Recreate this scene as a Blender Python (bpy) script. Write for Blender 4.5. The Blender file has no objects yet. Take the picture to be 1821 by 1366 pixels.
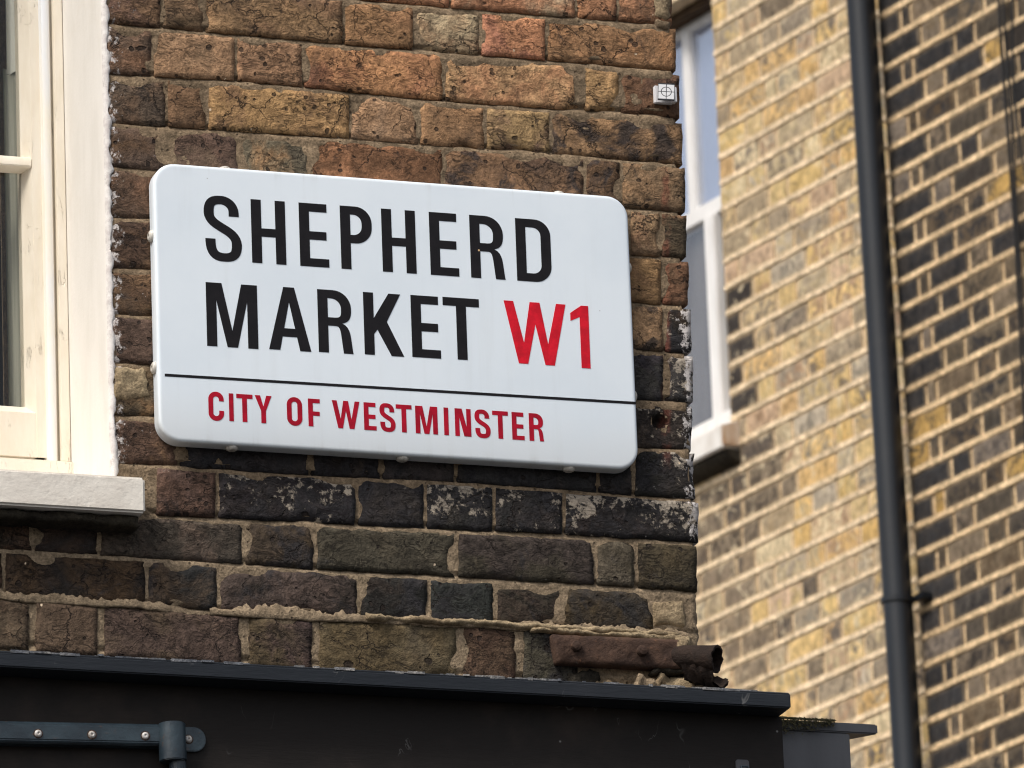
import bpy, bmesh, math, random
from mathutils import Vector, Matrix, noise
from mathutils.geometry import tessellate_polygon

# ------------------------------------------------------------------ camera, sky, sun, exposure
S = bpy.context.scene
COL = S.collection
PITCH, ROLL = 0.30756978, -0.03801408
fw = Vector((0, math.cos(PITCH), math.sin(PITCH))); up0 = Vector((0, -math.sin(PITCH), math.cos(PITCH))); rt0 = Vector((1, 0, 0))
rt = rt0 * math.cos(ROLL) + up0 * math.sin(ROLL); up = up0 * math.cos(ROLL) - rt0 * math.sin(ROLL)
cam = bpy.data.cameras.new('camera'); cam_o = bpy.data.objects.new('camera', cam); COL.objects.link(cam_o)
cam_o.matrix_world = Matrix(((rt.x, up.x, -fw.x, 0), (rt.y, up.y, -fw.y, 0), (rt.z, up.z, -fw.z, 1.6), (0, 0, 0, 1)))
cam.sensor_fit = 'HORIZONTAL'; cam.sensor_width = 36.0; cam.lens = 36.0 * 13737.6 / 1821
cam.clip_start = 0.1; cam.clip_end = 600
cam.dof.use_dof = True; cam.dof.focus_distance = 11.66; cam.dof.aperture_fstop = 16.5
S.camera = cam_o
SUN_EL, SUN_AZ = math.radians(52), math.radians(218.5)          # azimuth clockwise from +Y
sd = Vector((math.sin(SUN_AZ) * math.cos(SUN_EL), math.cos(SUN_AZ) * math.cos(SUN_EL), math.sin(SUN_EL)))
W = bpy.data.worlds.new('World'); S.world = W; W.use_nodes = True
wn = W.node_tree.nodes; wl = W.node_tree.links
for n in list(wn): wn.remove(n)
sky = wn.new('ShaderNodeTexSky'); sky.sky_type = 'NISHITA'; sky.sun_disc = False
sky.sun_elevation = SUN_EL; sky.sun_rotation = SUN_AZ; sky.air_density = 1.0; sky.dust_density = 4.0; sky.ozone_density = 1.0
hs = wn.new('ShaderNodeHueSaturation'); hs.inputs['Saturation'].default_value = 0.42
bg = wn.new('ShaderNodeBackground'); bg.inputs[1].default_value = 0.085
wo = wn.new('ShaderNodeOutputWorld')
wl.new(sky.outputs[0], hs.inputs['Color']); wl.new(hs.outputs[0], bg.inputs[0]); wl.new(bg.outputs[0], wo.inputs[0])
sun = bpy.data.lights.new('sun', 'SUN'); sun.energy = 1.5; sun.angle = math.radians(16); sun.color = (1.0, 0.95, 0.87)
sun_o = bpy.data.objects.new('sun', sun); COL.objects.link(sun_o); sun_o.rotation_euler = sd.to_track_quat('Z', 'Y').to_euler(); sun_o.location = (-6, -6, 20)
S.view_settings.view_transform = 'Standard'; S.view_settings.look = 'None'; S.view_settings.exposure = 0.86; S.view_settings.gamma = 1.0
S.view_settings.use_curve_mapping = False
S.render.engine = 'CYCLES'; S.cycles.use_denoising = True; S.cycles.max_bounces = 6; S.cycles.filter_width = 1.15

D={'back': {'arris': [(0.614, 8.7552), (0.6614, 6.7613)],
 'cables': [[(1.209, 8.5465), (1.2115, 8.283), (1.217, 8.0513), (1.2158, 7.6268), (1.2117, 7.1788)], [(1.2266, 8.5405), (1.232, 8.3071), (1.2323, 8.077), (1.2324, 7.7426), (1.232, 7.3819)], [(1.2691, 8.526), (1.2539, 8.346), (1.2646, 8.1431), (1.2944, 7.9811)]],
 'collar': [(0.5756, 7.0998), (0.7241, 7.0768)],
 'collar_lug': (0.6721, 7.0882),
 'pipe_l': [(0.5573, 8.7649), (0.5881, 6.6443)],
 'pipe_r': [(0.6954, 8.7179), (0.722, 6.6114)],
 'win': {'brail_t': (-0.5067, 7.914),
 'lintel': (-0.4263, 9.0943),
 'lintel2': (-0.5484, 9.0833),
 'lowpost_l': (-0.4896, 8.2244),
 'lowpost_r': (-0.4297, 8.2064),
 'post_l': (-0.5997, 8.8573),
 'post_r': (-0.5359, 8.8365),
 'rail_b': (-0.4897, 8.507),
 'rail_t': (-0.4859, 8.552),
 'sill_b': (-0.2579, 7.7517),
 'sill_end': (-0.3435, 7.8368),
 'sill_t': (-0.2507, 7.8375),
 'sill_tr': (-0.252, 7.8219)}},
 'board_end': [(0.5587, 4.6134), (0.5581, 4.5299)],
 'bracket': {'bar': [(-0.6563, 4.5355), (-0.412, 4.5428), (-0.4128, 4.5107), (-0.6568, 4.5053)], 'ear': [(-0.3781, 4.5437), (-0.3607, 4.526)], 'screws': [(-0.6001, 4.5182), (-0.5198, 4.5206), (-0.4396, 4.5229), (-0.3692, 4.5259)], 'sock': [(-0.418, 4.5434), (-0.3781, 4.5437), (-0.3794, 4.4887), (-0.4193, 4.4868)], 'tube': [(-0.4015, 4.4877), (-0.3805, 4.4777)]},
 'bricks': [(-1, ((-0.1058, 5.7419), (0.1062, 5.7403), (0.1079, 5.79), (-0.1044, 5.7893)), (174, 120, 76), (150, 94, 64), 0, 0, 0, 0, 0), (-1, ((0.1105, 5.7403), (0.3112, 5.7399), (0.3132, 5.7903), (0.1123, 5.79)), (174, 120, 76), (158, 134, 104), 0.1, 0, 0, 0, 0), (-1, ((0.3156, 5.7399), (0.3791, 5.7405), (0.3813, 5.7904), (0.3177, 5.7903)), (160, 110, 68), (174, 120, 76), 0.05, 0, 0, 0, 0),
 (-1, ((0.3836, 5.7405), (0.4708, 5.7412), (0.473, 5.7906), (0.3857, 5.7904)), (174, 120, 76), (80, 62, 47), 0.45, 0, 0, 0, 1), (0, ((-0.4427, 5.67), (-0.3541, 5.6692), (-0.3524, 5.7396), (-0.4412, 5.7408)), (112, 82, 56), (96, 74, 62), 0.15, 0, 1, 0, 0), (0, ((-0.3498, 5.6692), (-0.286, 5.6686), (-0.2842, 5.7388), (-0.3482, 5.7396)), (112, 82, 56), (80, 62, 47), 0.2, 0, 0, 0, 0),
 (0, ((-0.2817, 5.6685), (-0.0658, 5.6665), (-0.0637, 5.7359), (-0.2799, 5.7387)), (146, 110, 72), (112, 82, 56), 0.25, 0, 0, 0, 0), (0, ((-0.0615, 5.6665), (0.0466, 5.6664), (0.0489, 5.735), (-0.0593, 5.7358)), (146, 110, 72), (160, 110, 68), 0.3, 0, 0, 0, 0),
 (0, ((0.0509, 5.6664), (0.1534, 5.6664), (0.1559, 5.7346), (0.0533, 5.7349)), (158, 134, 104), (146, 110, 72), 0.15, 0, 0, 0, 0), (0, ((0.1577, 5.6664), (0.2598, 5.6664), (0.2625, 5.7341), (0.1602, 5.7345)), (174, 120, 76), (150, 94, 64), 0, 0, 0, 0, 0), (0, ((0.2642, 5.6664), (0.4739, 5.6664), (0.477, 5.7357), (0.2668, 5.7341)), (146, 110, 72), (160, 110, 68), 0.35, 0, 0, 0, 1),
 (1, ((-0.4427, 5.588), (-0.37, 5.59), (-0.3683, 5.6639), (-0.441, 5.6646)), (96, 74, 62), (112, 82, 56), 0.15, 0.1, 1, 0, 0), (1, ((-0.3658, 5.5901), (-0.2391, 5.593), (-0.2373, 5.6626), (-0.3641, 5.6638)), (146, 110, 72), (112, 82, 56), 0.2, 0, 0, 0, 0), (1, ((-0.2349, 5.593), (-0.1324, 5.592), (-0.1304, 5.6616), (-0.233, 5.6626)), (146, 110, 72), (112, 82, 56), 0.2, 0, 0, 0, 0),
 (1, ((-0.1282, 5.5918), (0.0917, 5.5869), (0.0943, 5.6609), (-0.1261, 5.6616)), (174, 120, 76), (150, 94, 64), 0.1, 0, 0, 0, 0), (1, ((0.096, 5.5869), (0.3178, 5.589), (0.3208, 5.6608), (0.0986, 5.6609)), (160, 122, 76), (174, 120, 76), 0.1, 0, 0, 0, 0), (1, ((0.3222, 5.5891), (0.3773, 5.5904), (0.3803, 5.6608), (0.3252, 5.6608)), (160, 122, 76), (146, 110, 72), 0.1, 0, 0, 0, 0),
 (1, ((0.3817, 5.5905), (0.4768, 5.5887), (0.4801, 5.6609), (0.3847, 5.6608)), (112, 82, 56), (96, 74, 62), 0.15, 0, 0, 0, 1), (2, ((-0.4417, 5.5106), (-0.3498, 5.5112), (-0.3481, 5.5853), (-0.4401, 5.5826)), (80, 62, 47), (112, 82, 56), 0.4, 0.1, 1, 0, 0), (2, ((-0.3456, 5.5113), (-0.2864, 5.5117), (-0.2845, 5.5872), (-0.3439, 5.5854)), (112, 82, 56), (146, 110, 72), 0.2, 0, 0, 0, 0),
 (2, ((-0.2821, 5.5117), (-0.0598, 5.5149), (-0.0576, 5.5845), (-0.2802, 5.5874)), (160, 122, 76), (112, 82, 56), 0.15, 0, 0, 0, 0), (2, ((-0.0555, 5.515), (0.0495, 5.513), (0.0518, 5.5817), (-0.0533, 5.5844)), (146, 110, 72), (158, 134, 104), 0.35, 0, 0, 0, 0), (2, ((0.0538, 5.513), (0.1559, 5.5145), (0.1584, 5.5809), (0.0562, 5.5817)), (146, 110, 72), (160, 122, 76), 0.1, 0, 0, 0, 0),
 (2, ((0.1602, 5.5146), (0.2611, 5.5158), (0.2637, 5.5823), (0.1627, 5.5809)), (156, 122, 80), (96, 74, 62), 0.1, 0, 0, 0, 0), (2, ((0.2654, 5.5157), (0.478, 5.5133), (0.4811, 5.5831), (0.2681, 5.5824)), (146, 110, 72), (80, 62, 47), 0.62, 0.1, 0, 0, 1), (3, ((-0.4405, 5.4406), (-0.3532, 5.4407), (-0.3517, 5.5058), (-0.4391, 5.5052)), (80, 62, 47), (112, 82, 56), 0.2, 0.2, 1, 0, 0),
 (3, ((-0.349, 5.4406), (-0.237, 5.4399), (-0.2352, 5.5069), (-0.3475, 5.5058)), (96, 74, 62), (94, 80, 62), 0.25, 0.05, 0, 0, 0), (3, ((-0.2328, 5.4399), (-0.1245, 5.4391), (-0.1224, 5.5086), (-0.231, 5.507)), (94, 80, 62), (160, 122, 76), 0.15, 0, 0, 0, 0), (3, ((-0.1202, 5.4391), (0.0864, 5.4377), (0.0889, 5.5078), (-0.1181, 5.5086)), (112, 82, 56), (174, 120, 76), 0.35, 0, 0, 0, 0),
 (3, ((0.0907, 5.4377), (0.3133, 5.4362), (0.3164, 5.5097), (0.0932, 5.5079)), (112, 82, 56), (80, 62, 47), 0.6, 0, 0, 0, 0), (3, ((0.3177, 5.4362), (0.3725, 5.4358), (0.3757, 5.509), (0.3207, 5.5096)), (80, 62, 47), (112, 82, 56), 0.55, 0, 0, 0, 0), (3, ((0.3769, 5.4358), (0.4781, 5.4354), (0.4814, 5.5078), (0.38, 5.5089)), (112, 82, 56), (146, 110, 72), 0.3, 0, 0, 0, 1),
 (4, ((-0.4405, 5.3605), (-0.3419, 5.3628), (-0.3402, 5.4352), (-0.4389, 5.4353)), (80, 62, 47), (112, 82, 56), 0.3, 0.2, 1, 0, 0), (4, ((-0.3377, 5.3628), (-0.1392, 5.3618), (-0.1371, 5.4338), (-0.336, 5.4352)), (80, 62, 47), (112, 82, 56), 0.3, 0, 0, 0, 0), (4, ((-0.1349, 5.3618), (-0.0414, 5.3614), (-0.0391, 5.4331), (-0.1328, 5.4338)), (80, 62, 47), (112, 82, 56), 0.3, 0, 0, 0, 0),
 (4, ((-0.0371, 5.3613), (0.1646, 5.3604), (0.1673, 5.4317), (-0.0348, 5.4331)), (80, 62, 47), (112, 82, 56), 0.3, 0, 0, 0, 0), (4, ((0.1689, 5.3604), (0.2639, 5.3599), (0.2668, 5.4311), (0.1716, 5.4317)), (80, 62, 47), (112, 82, 56), 0.3, 0, 0, 0, 0), (4, ((0.2683, 5.3599), (0.382, 5.3593), (0.3851, 5.4303), (0.2711, 5.431)), (112, 82, 56), (80, 62, 47), 0.3, 0, 0, 0, 0),
 (4, ((0.3864, 5.3593), (0.4331, 5.3604), (0.4362, 5.4301), (0.3894, 5.4302)), (146, 110, 72), (112, 82, 56), 0.2, 0, 0, 0, 0), (4, ((0.4375, 5.3606), (0.4775, 5.3617), (0.4806, 5.4299), (0.4406, 5.43)), (80, 62, 47), (112, 82, 56), 0.45, 0, 0, 0, 1), (5, ((-0.4413, 5.2809), (-0.3613, 5.2831), (-0.3596, 5.3575), (-0.4397, 5.3551)), (80, 62, 47), (112, 82, 56), 0.2, 0.15, 1, 0, 0),
 (5, ((-0.3571, 5.2831), (-0.2473, 5.2831), (-0.2454, 5.357), (-0.3554, 5.3575)), (80, 62, 47), (112, 82, 56), 0.3, 0, 0, 0, 0), (5, ((-0.2431, 5.2831), (-0.0439, 5.283), (-0.0416, 5.356), (-0.2411, 5.3569)), (80, 62, 47), (112, 82, 56), 0.3, 0, 0, 0, 0), (5, ((-0.0396, 5.283), (0.0541, 5.283), (0.0566, 5.3555), (-0.0373, 5.3559)), (80, 62, 47), (112, 82, 56), 0.3, 0, 0, 0, 0),
 (5, ((0.0584, 5.283), (0.2699, 5.2829), (0.2728, 5.3544), (0.0609, 5.3555)), (80, 62, 47), (112, 82, 56), 0.3, 0, 0, 0, 0), (5, ((0.2742, 5.2829), (0.3696, 5.2829), (0.3726, 5.3539), (0.2771, 5.3544)), (80, 62, 47), (112, 82, 56), 0.3, 0, 0, 0, 0), (5, ((0.374, 5.2829), (0.4315, 5.2836), (0.4347, 5.355), (0.377, 5.3539)), (146, 110, 72), (112, 82, 56), 0.1, 0, 0, 0, 0),
 (5, ((0.4359, 5.2837), (0.4776, 5.2844), (0.4809, 5.3564), (0.4391, 5.3551)), (112, 82, 56), (80, 62, 47), 0.25, 0, 0, 0, 1), (6, ((-0.4419, 5.2085), (-0.3456, 5.2086), (-0.344, 5.2777), (-0.4405, 5.2756)), (112, 82, 56), (80, 62, 47), 0.25, 0.1, 1, 0, 0), (6, ((-0.3414, 5.2086), (-0.1437, 5.2083), (-0.1416, 5.2777), (-0.3398, 5.2777)), (80, 62, 47), (112, 82, 56), 0.3, 0, 0, 0, 0),
 (6, ((-0.1394, 5.2083), (-0.0463, 5.2082), (-0.0441, 5.2776), (-0.1374, 5.2777)), (80, 62, 47), (112, 82, 56), 0.3, 0, 0, 0, 0), (6, ((-0.042, 5.2082), (0.1589, 5.2078), (0.1615, 5.2776), (-0.0398, 5.2776)), (80, 62, 47), (112, 82, 56), 0.3, 0, 0, 0, 0), (6, ((0.1632, 5.2078), (0.2578, 5.2077), (0.2606, 5.2775), (0.1658, 5.2775)), (80, 62, 47), (112, 82, 56), 0.3, 0, 0, 0, 0),
 (6, ((0.2622, 5.2077), (0.3709, 5.2075), (0.3739, 5.2775), (0.265, 5.2775)), (80, 62, 47), (112, 82, 56), 0.3, 0, 0, 0, 0), (6, ((0.3752, 5.2075), (0.4309, 5.2076), (0.434, 5.2782), (0.3783, 5.2775)), (146, 110, 72), (42, 40, 39), 0.5, 0.45, 0, 0, 0), (6, ((0.4352, 5.2076), (0.4777, 5.2076), (0.481, 5.2789), (0.4384, 5.2783)), (42, 40, 39), (80, 62, 47), 0.7, 0.5, 0, 1, 1),
 (7, ((-0.4427, 5.1318), (-0.3648, 5.1326), (-0.3632, 5.2033), (-0.4412, 5.2032)), (80, 62, 47), (96, 74, 62), 0.3, 0.15, 1, 0, 0), (7, ((-0.3607, 5.1325), (-0.2513, 5.1317), (-0.2494, 5.2031), (-0.359, 5.2033)), (80, 62, 47), (112, 82, 56), 0.3, 0, 0, 0, 0), (7, ((-0.2471, 5.1317), (-0.0488, 5.1302), (-0.0465, 5.2028), (-0.2452, 5.2031)), (80, 62, 47), (112, 82, 56), 0.3, 0, 0, 0, 0),
 (7, ((-0.0445, 5.1302), (0.0489, 5.1295), (0.0514, 5.2026), (-0.0422, 5.2028)), (80, 62, 47), (112, 82, 56), 0.3, 0, 0, 0, 0), (7, ((0.0531, 5.1294), (0.2636, 5.1278), (0.2666, 5.2023), (0.0557, 5.2026)), (80, 62, 47), (112, 82, 56), 0.3, 0, 0, 0, 0), (7, ((0.268, 5.1278), (0.3647, 5.1271), (0.3679, 5.2021), (0.271, 5.2023)), (80, 62, 47), (112, 82, 56), 0.3, 0, 0, 0, 0),
 (7, ((0.3691, 5.127), (0.4291, 5.1279), (0.4324, 5.2021), (0.3723, 5.2021)), (42, 40, 39), (56, 50, 45), 0.6, 0.25, 0, 0, 0), (7, ((0.4335, 5.128), (0.4777, 5.129), (0.4811, 5.2022), (0.4368, 5.2021)), (56, 50, 45), (42, 40, 39), 0.5, 0.6, 0, 1, 1), (8, ((-0.4427, 5.0501), (-0.3493, 5.0525), (-0.3475, 5.1272), (-0.4411, 5.1265)), (94, 80, 62), (160, 122, 76), 0.3, 0.1, 1, 0, 0),
 (8, ((-0.3451, 5.0525), (-0.1482, 5.0521), (-0.1461, 5.1256), (-0.3434, 5.1271)), (80, 62, 47), (112, 82, 56), 0.3, 0, 0, 0, 0), (8, ((-0.144, 5.0521), (-0.0513, 5.0519), (-0.049, 5.1249), (-0.1419, 5.1256)), (80, 62, 47), (112, 82, 56), 0.3, 0, 0, 0, 0), (8, ((-0.047, 5.0519), (0.1531, 5.0516), (0.1557, 5.1233), (-0.0447, 5.1248)), (80, 62, 47), (112, 82, 56), 0.3, 0, 0, 0, 0),
 (8, ((0.1573, 5.0515), (0.2516, 5.0514), (0.2544, 5.1225), (0.16, 5.1232)), (80, 62, 47), (112, 82, 56), 0.3, 0, 0, 0, 0), (8, ((0.2559, 5.0514), (0.3642, 5.0512), (0.3672, 5.1216), (0.2587, 5.1225)), (80, 62, 47), (112, 82, 56), 0.3, 0, 0, 0, 0), (8, ((0.3685, 5.0511), (0.4743, 5.0534), (0.4775, 5.1236), (0.3715, 5.1216)), (56, 50, 45), (94, 80, 62), 0.5, 0.45, 0, 1, 1),
 (9, ((-0.4417, 4.975), (-0.3424, 4.9768), (-0.3408, 5.0472), (-0.4402, 5.045)), (80, 62, 47), (160, 122, 76), 0.3, 0.15, 1, 0, 0), (9, ((-0.3383, 4.9766), (-0.14, 4.975), (-0.1378, 5.0468), (-0.3366, 5.0472)), (42, 40, 39), (56, 50, 45), 0.6, 0.1, 0, 0, 0), (9, ((-0.1357, 4.9751), (-0.0272, 4.9767), (-0.0249, 5.0466), (-0.1336, 5.0468)), (42, 40, 39), (56, 50, 45), 0.6, 0.1, 0, 0, 0),
 (9, ((-0.023, 4.9768), (0.0889, 4.9787), (0.0913, 5.0463), (-0.0207, 5.0466)), (56, 50, 45), (42, 40, 39), 0.6, 0.1, 0, 0, 0), (9, ((0.0932, 4.9788), (0.315, 4.9758), (0.3179, 5.0459), (0.0956, 5.0463)), (42, 40, 39), (56, 50, 45), 0.6, 0.1, 0, 0, 0), (9, ((0.3193, 4.9758), (0.3717, 4.975), (0.3748, 5.0458), (0.3222, 5.0459)), (42, 40, 39), (56, 50, 45), 0.6, 0.1, 0, 0, 0),
 (9, ((0.376, 4.9749), (0.4733, 4.9745), (0.4767, 5.048), (0.3791, 5.0457)), (42, 40, 39), (56, 50, 45), 0.6, 0.45, 0, 1, 1), (10, ((-0.3777, 4.8984), (-0.2875, 4.8996), (-0.2858, 4.9692), (-0.3761, 4.971)), (80, 62, 47), (96, 74, 62), 0.4, 0.12, 0, 0, 0), (10, ((-0.2823, 4.8997), (-0.0698, 4.9018), (-0.0676, 4.9707), (-0.2805, 4.969)), (42, 40, 39), (56, 50, 45), 0.7, 0.5, 0, 0, 0),
 (10, ((-0.0645, 4.9019), (0.0378, 4.9027), (0.0402, 4.9726), (-0.0623, 4.9708)), (42, 40, 39), (56, 50, 45), 0.7, 0.3, 0, 0, 0), (10, ((0.0432, 4.9028), (0.1461, 4.9044), (0.1487, 4.9731), (0.0456, 4.9727)), (42, 40, 39), (56, 50, 45), 0.7, 0.58, 0, 0, 0), (10, ((0.1515, 4.9045), (0.2569, 4.906), (0.2595, 4.9713), (0.154, 4.973)), (42, 40, 39), (56, 50, 45), 0.75, 0.55, 0, 0, 0),
 (10, ((0.2622, 4.906), (0.4747, 4.9054), (0.4776, 4.969), (0.2649, 4.9713)), (42, 40, 39), (56, 50, 45), 0.65, 0.68, 0, 1, 1), (11, ((-0.718, 4.8338), (-0.5699, 4.8325), (-0.5688, 4.8939), (-0.7171, 4.8954)), (80, 62, 47), (42, 40, 39), 0.5, 0.1, 0, 0, 0), (11, ((-0.5648, 4.8325), (-0.4706, 4.8322), (-0.4693, 4.893), (-0.5637, 4.8938)), (80, 62, 47), (42, 40, 39), 0.5, 0.1, 0, 0, 0),
 (11, ((-0.4654, 4.8322), (-0.2476, 4.8306), (-0.2459, 4.8942), (-0.4641, 4.893)), (64, 55, 45), (96, 74, 62), 0.4, 0.05, 0, 0, 0), (11, ((-0.2424, 4.8305), (-0.1369, 4.8292), (-0.135, 4.8953), (-0.2407, 4.8943)), (56, 50, 45), (88, 73, 55), 0.55, 0.05, 0, 0, 0),
 (11, ((-0.1317, 4.8291), (0.0848, 4.8297), (0.0873, 4.8974), (-0.1297, 4.8953)), (70, 60, 50), (64, 55, 45), 0.3, 0, 0, 0, 0), (11, ((0.0901, 4.8297), (0.3047, 4.8292), (0.3077, 4.8999), (0.0926, 4.8975)), (56, 50, 45), (64, 55, 45), 0.35, 0.05, 0, 0, 0), (11, ((0.3101, 4.8292), (0.3693, 4.8287), (0.3724, 4.8998), (0.3131, 4.8999)), (70, 60, 50), (74, 60, 43), 0.3, 0.05, 0, 0, 0),
 (11, ((0.3747, 4.8286), (0.4693, 4.8276), (0.4726, 4.8994), (0.3778, 4.8998)), (70, 60, 50), (74, 60, 43), 0.35, 0.1, 0, 0, 1), (12, ((-0.7443, 4.763), (-0.6164, 4.7611), (-0.6153, 4.826), (-0.7435, 4.8276)), (74, 60, 43), (80, 62, 47), 0.4, 0, 0, 0, 0), (12, ((-0.6113, 4.7611), (-0.3982, 4.7584), (-0.3967, 4.8255), (-0.6102, 4.826)), (74, 60, 43), (42, 40, 39), 0.4, 0, 0, 0, 0),
 (12, ((-0.3931, 4.7583), (-0.2878, 4.7561), (-0.286, 4.8244), (-0.3915, 4.8255)), (42, 40, 39), (80, 62, 47), 0.5, 0.05, 0, 0, 0), (12, ((-0.2826, 4.756), (-0.0709, 4.7564), (-0.0688, 4.8223), (-0.2808, 4.8243)), (72, 57, 51), (42, 40, 39), 0.55, 0, 0, 0, 0), (12, ((-0.0656, 4.7564), (0.0381, 4.7569), (0.0404, 4.8229), (-0.0635, 4.8223)), (42, 40, 39), (72, 57, 51), 0.6, 0, 0, 0, 0),
 (12, ((0.0434, 4.7569), (0.1425, 4.7585), (0.1449, 4.8231), (0.0457, 4.823)), (42, 40, 39), (42, 40, 39), 0.7, 0, 0, 0, 0), (12, ((0.1478, 4.7586), (0.2501, 4.7602), (0.2526, 4.823), (0.1502, 4.8231)), (56, 50, 45), (72, 57, 51), 0.35, 0.15, 0, 0, 0), (12, ((0.2554, 4.7602), (0.3968, 4.76), (0.3996, 4.8217), (0.258, 4.823)), (74, 60, 43), (42, 40, 39), 0.45, 0.05, 0, 0, 0),
 (13, ((-0.6669, 4.6781), (-0.577, 4.6767), (-0.5756, 4.7542), (-0.6657, 4.7553)), (88, 73, 55), (80, 62, 47), 0.2, 0.05, 0, 0, 0), (13, ((-0.5668, 4.6766), (-0.473, 4.6753), (-0.4713, 4.753), (-0.5654, 4.754)), (88, 73, 55), (94, 80, 62), 0.15, 0, 0, 0, 0), (13, ((-0.4627, 4.6751), (-0.2527, 4.6722), (-0.2507, 4.749), (-0.4611, 4.7529)), (72, 57, 51), (88, 73, 55), 0.25, 0, 0, 0, 0),
 (13, ((-0.2423, 4.6721), (-0.1434, 4.6707), (-0.141, 4.7495), (-0.2403, 4.749)), (88, 73, 55), (72, 57, 51), 0.2, 0, 0, 0, 0), (13, ((-0.1329, 4.6706), (0.0808, 4.6687), (0.0838, 4.7509), (-0.1306, 4.7495)), (94, 79, 53), (88, 73, 55), 0.2, 0, 0, 0, 0), (13, ((0.0914, 4.6686), (0.1754, 4.668), (0.1786, 4.7525), (0.0944, 4.7511)), (74, 60, 43), (80, 62, 47), 0.25, 0, 0, 0, 0),
 (13, ((0.186, 4.668), (0.2704, 4.6674), (0.2739, 4.7535), (0.1893, 4.7527)), (42, 40, 39), (64, 55, 45), 0.6, 0.1, 0, 0, 0)],
 'cornice': [(-0.6612, 4.6344), (-0.1179, 4.6303), (0.4066, 4.6276), (0.5569, 4.6259), (0.5524, 4.6066), (-0.1186, 4.6097), (-0.6616, 4.6108)],
 'fitting': [(0.4807, 4.5374), (0.4994, 4.5383)],
 'ledge': [(0.7132, 4.7199), (0.8712, 4.7198), (0.8704, 4.7052), (0.8252, 4.7011), (0.8224, 4.6476)],
 'letters': [([('S', -0.3022, 0.0587, 5.294, 0.1007), ('H', -0.2281, 0.0535, 5.2941, 0.1006), ('E', -0.1528, 0.0457, 5.2943, 0.1005), ('P', -0.088, 0.0497, 5.2944, 0.1004), ('H', -0.0227, 0.0535, 5.2945, 0.1003), ('E', 0.0532, 0.0454, 5.2947, 0.1003), ('R', 0.1175, 0.0548, 5.2948, 0.1002), ('D', 0.1909, 0.0557, 5.295, 0.1001)], 0.0158, 0.0131, 'black'),
 ([('M', -0.3018, 0.0797, 5.1579, 0.1001), ('A', -0.2054, 0.066, 5.1591, 0.0996), ('R', -0.1276, 0.0544, 5.16, 0.0991), ('K', -0.0555, 0.0621, 5.161, 0.0986), ('E', 0.0195, 0.0454, 5.1619, 0.0982), ('T', 0.0703, 0.0576, 5.1627, 0.0979)], 0.0158, 0.0131, 'black'), ([('W', 0.1677, 0.0988, 5.163, 0.0988), ('1', 0.2738, 0.0292, 5.1622, 0.0996)], 0.0152, 0.0131, 'red'),
 ([('C', -0.3023, 0.0239, 5.0424, 0.0431), ('I', -0.2704, 0.007, 5.0423, 0.0432), ('T', -0.2587, 0.0251, 5.0423, 0.0432), ('Y', -0.23, 0.0261, 5.0422, 0.0432), ('O', -0.1804, 0.0238, 5.0421, 0.0432), ('F', -0.1472, 0.0184, 5.0421, 0.0433), ('W', -0.1098, 0.0432, 5.042, 0.0433), ('E', -0.0601, 0.0194, 5.0419, 0.0433), ('S', -0.0354, 0.0247, 5.0418, 0.0433),
 ('T', -0.0096, 0.0248, 5.0418, 0.0434), ('M', 0.0208, 0.0349, 5.0417, 0.0434), ('I', 0.0658, 0.0072, 5.0417, 0.0434), ('N', 0.0832, 0.0253, 5.0416, 0.0434), ('S', 0.1144, 0.0249, 5.0415, 0.0434), ('T', 0.1427, 0.0248, 5.0415, 0.0435), ('E', 0.1735, 0.0194, 5.0414, 0.0435), ('R', 0.2007, 0.0231, 5.0414, 0.0435)],
 0.0074, 0.0066, 'crimson')],
 'lines': {-1: [(-0.0705, 5.7925), (0.4676, 5.7933)],
 0: [(-0.4447, 5.7436), (-0.0092, 5.7379), (0.2785, 5.7369), (0.479, 5.7385)],
 1: [(-0.4463, 5.6673), (-0.061, 5.6637), (0.1473, 5.6636), (0.4682, 5.6635)],
 2: [(-0.4339, 5.5853), (-0.2663, 5.5905), (-0.142, 5.5895), (-0.0473, 5.587), (0.0487, 5.5845), (0.1923, 5.5834), (0.4005, 5.5882), (0.4776, 5.5859)],
 3: [(-0.4356, 5.5079), (-0.2684, 5.5091), (-0.0497, 5.5124), (0.0623, 5.5101), (0.2368, 5.5133), (0.4778, 5.5105)],
 4: [(-0.4371, 5.438), (-0.3758, 5.4381), (0.3938, 5.433), (0.477, 5.4327)],
 5: [(-0.4362, 5.3578), (-0.3776, 5.3603), (0.3941, 5.3565), (0.481, 5.3591)],
 6: [(-0.4466, 5.278), (-0.375, 5.2804), (0.3908, 5.2802), (0.4774, 5.2816)],
 7: [(-0.4298, 5.2058), (-0.375, 5.206), (0.3902, 5.2048), (0.4803, 5.2049)],
 8: [(-0.4436, 5.1291), (-0.3767, 5.13), (0.3885, 5.1242), (0.4767, 5.1263)],
 9: [(-0.4454, 5.0474), (-0.3786, 5.0499), (0.387, 5.0484), (0.4732, 5.0507)],
 10: [(-0.6163, 4.9713), (-0.4444, 4.9724), (-0.3439, 4.9742), (-0.2674, 4.9711), (-0.0957, 4.9728), (0.1061, 4.9764), (0.3737, 4.9722), (0.4696, 4.9718)],
 11: [(-0.6175, 4.8976), (-0.3882, 4.8957), (-0.2389, 4.8976), (-0.098, 4.899), (0.0572, 4.9002), (0.2451, 4.9034), (0.4501, 4.903)],
 12: [(-0.6186, 4.8293), (-0.3897, 4.8288), (-0.2555, 4.8274), (-0.1003, 4.8254), (0.0546, 4.8264), (0.242, 4.8265), (0.4303, 4.8247)],
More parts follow.
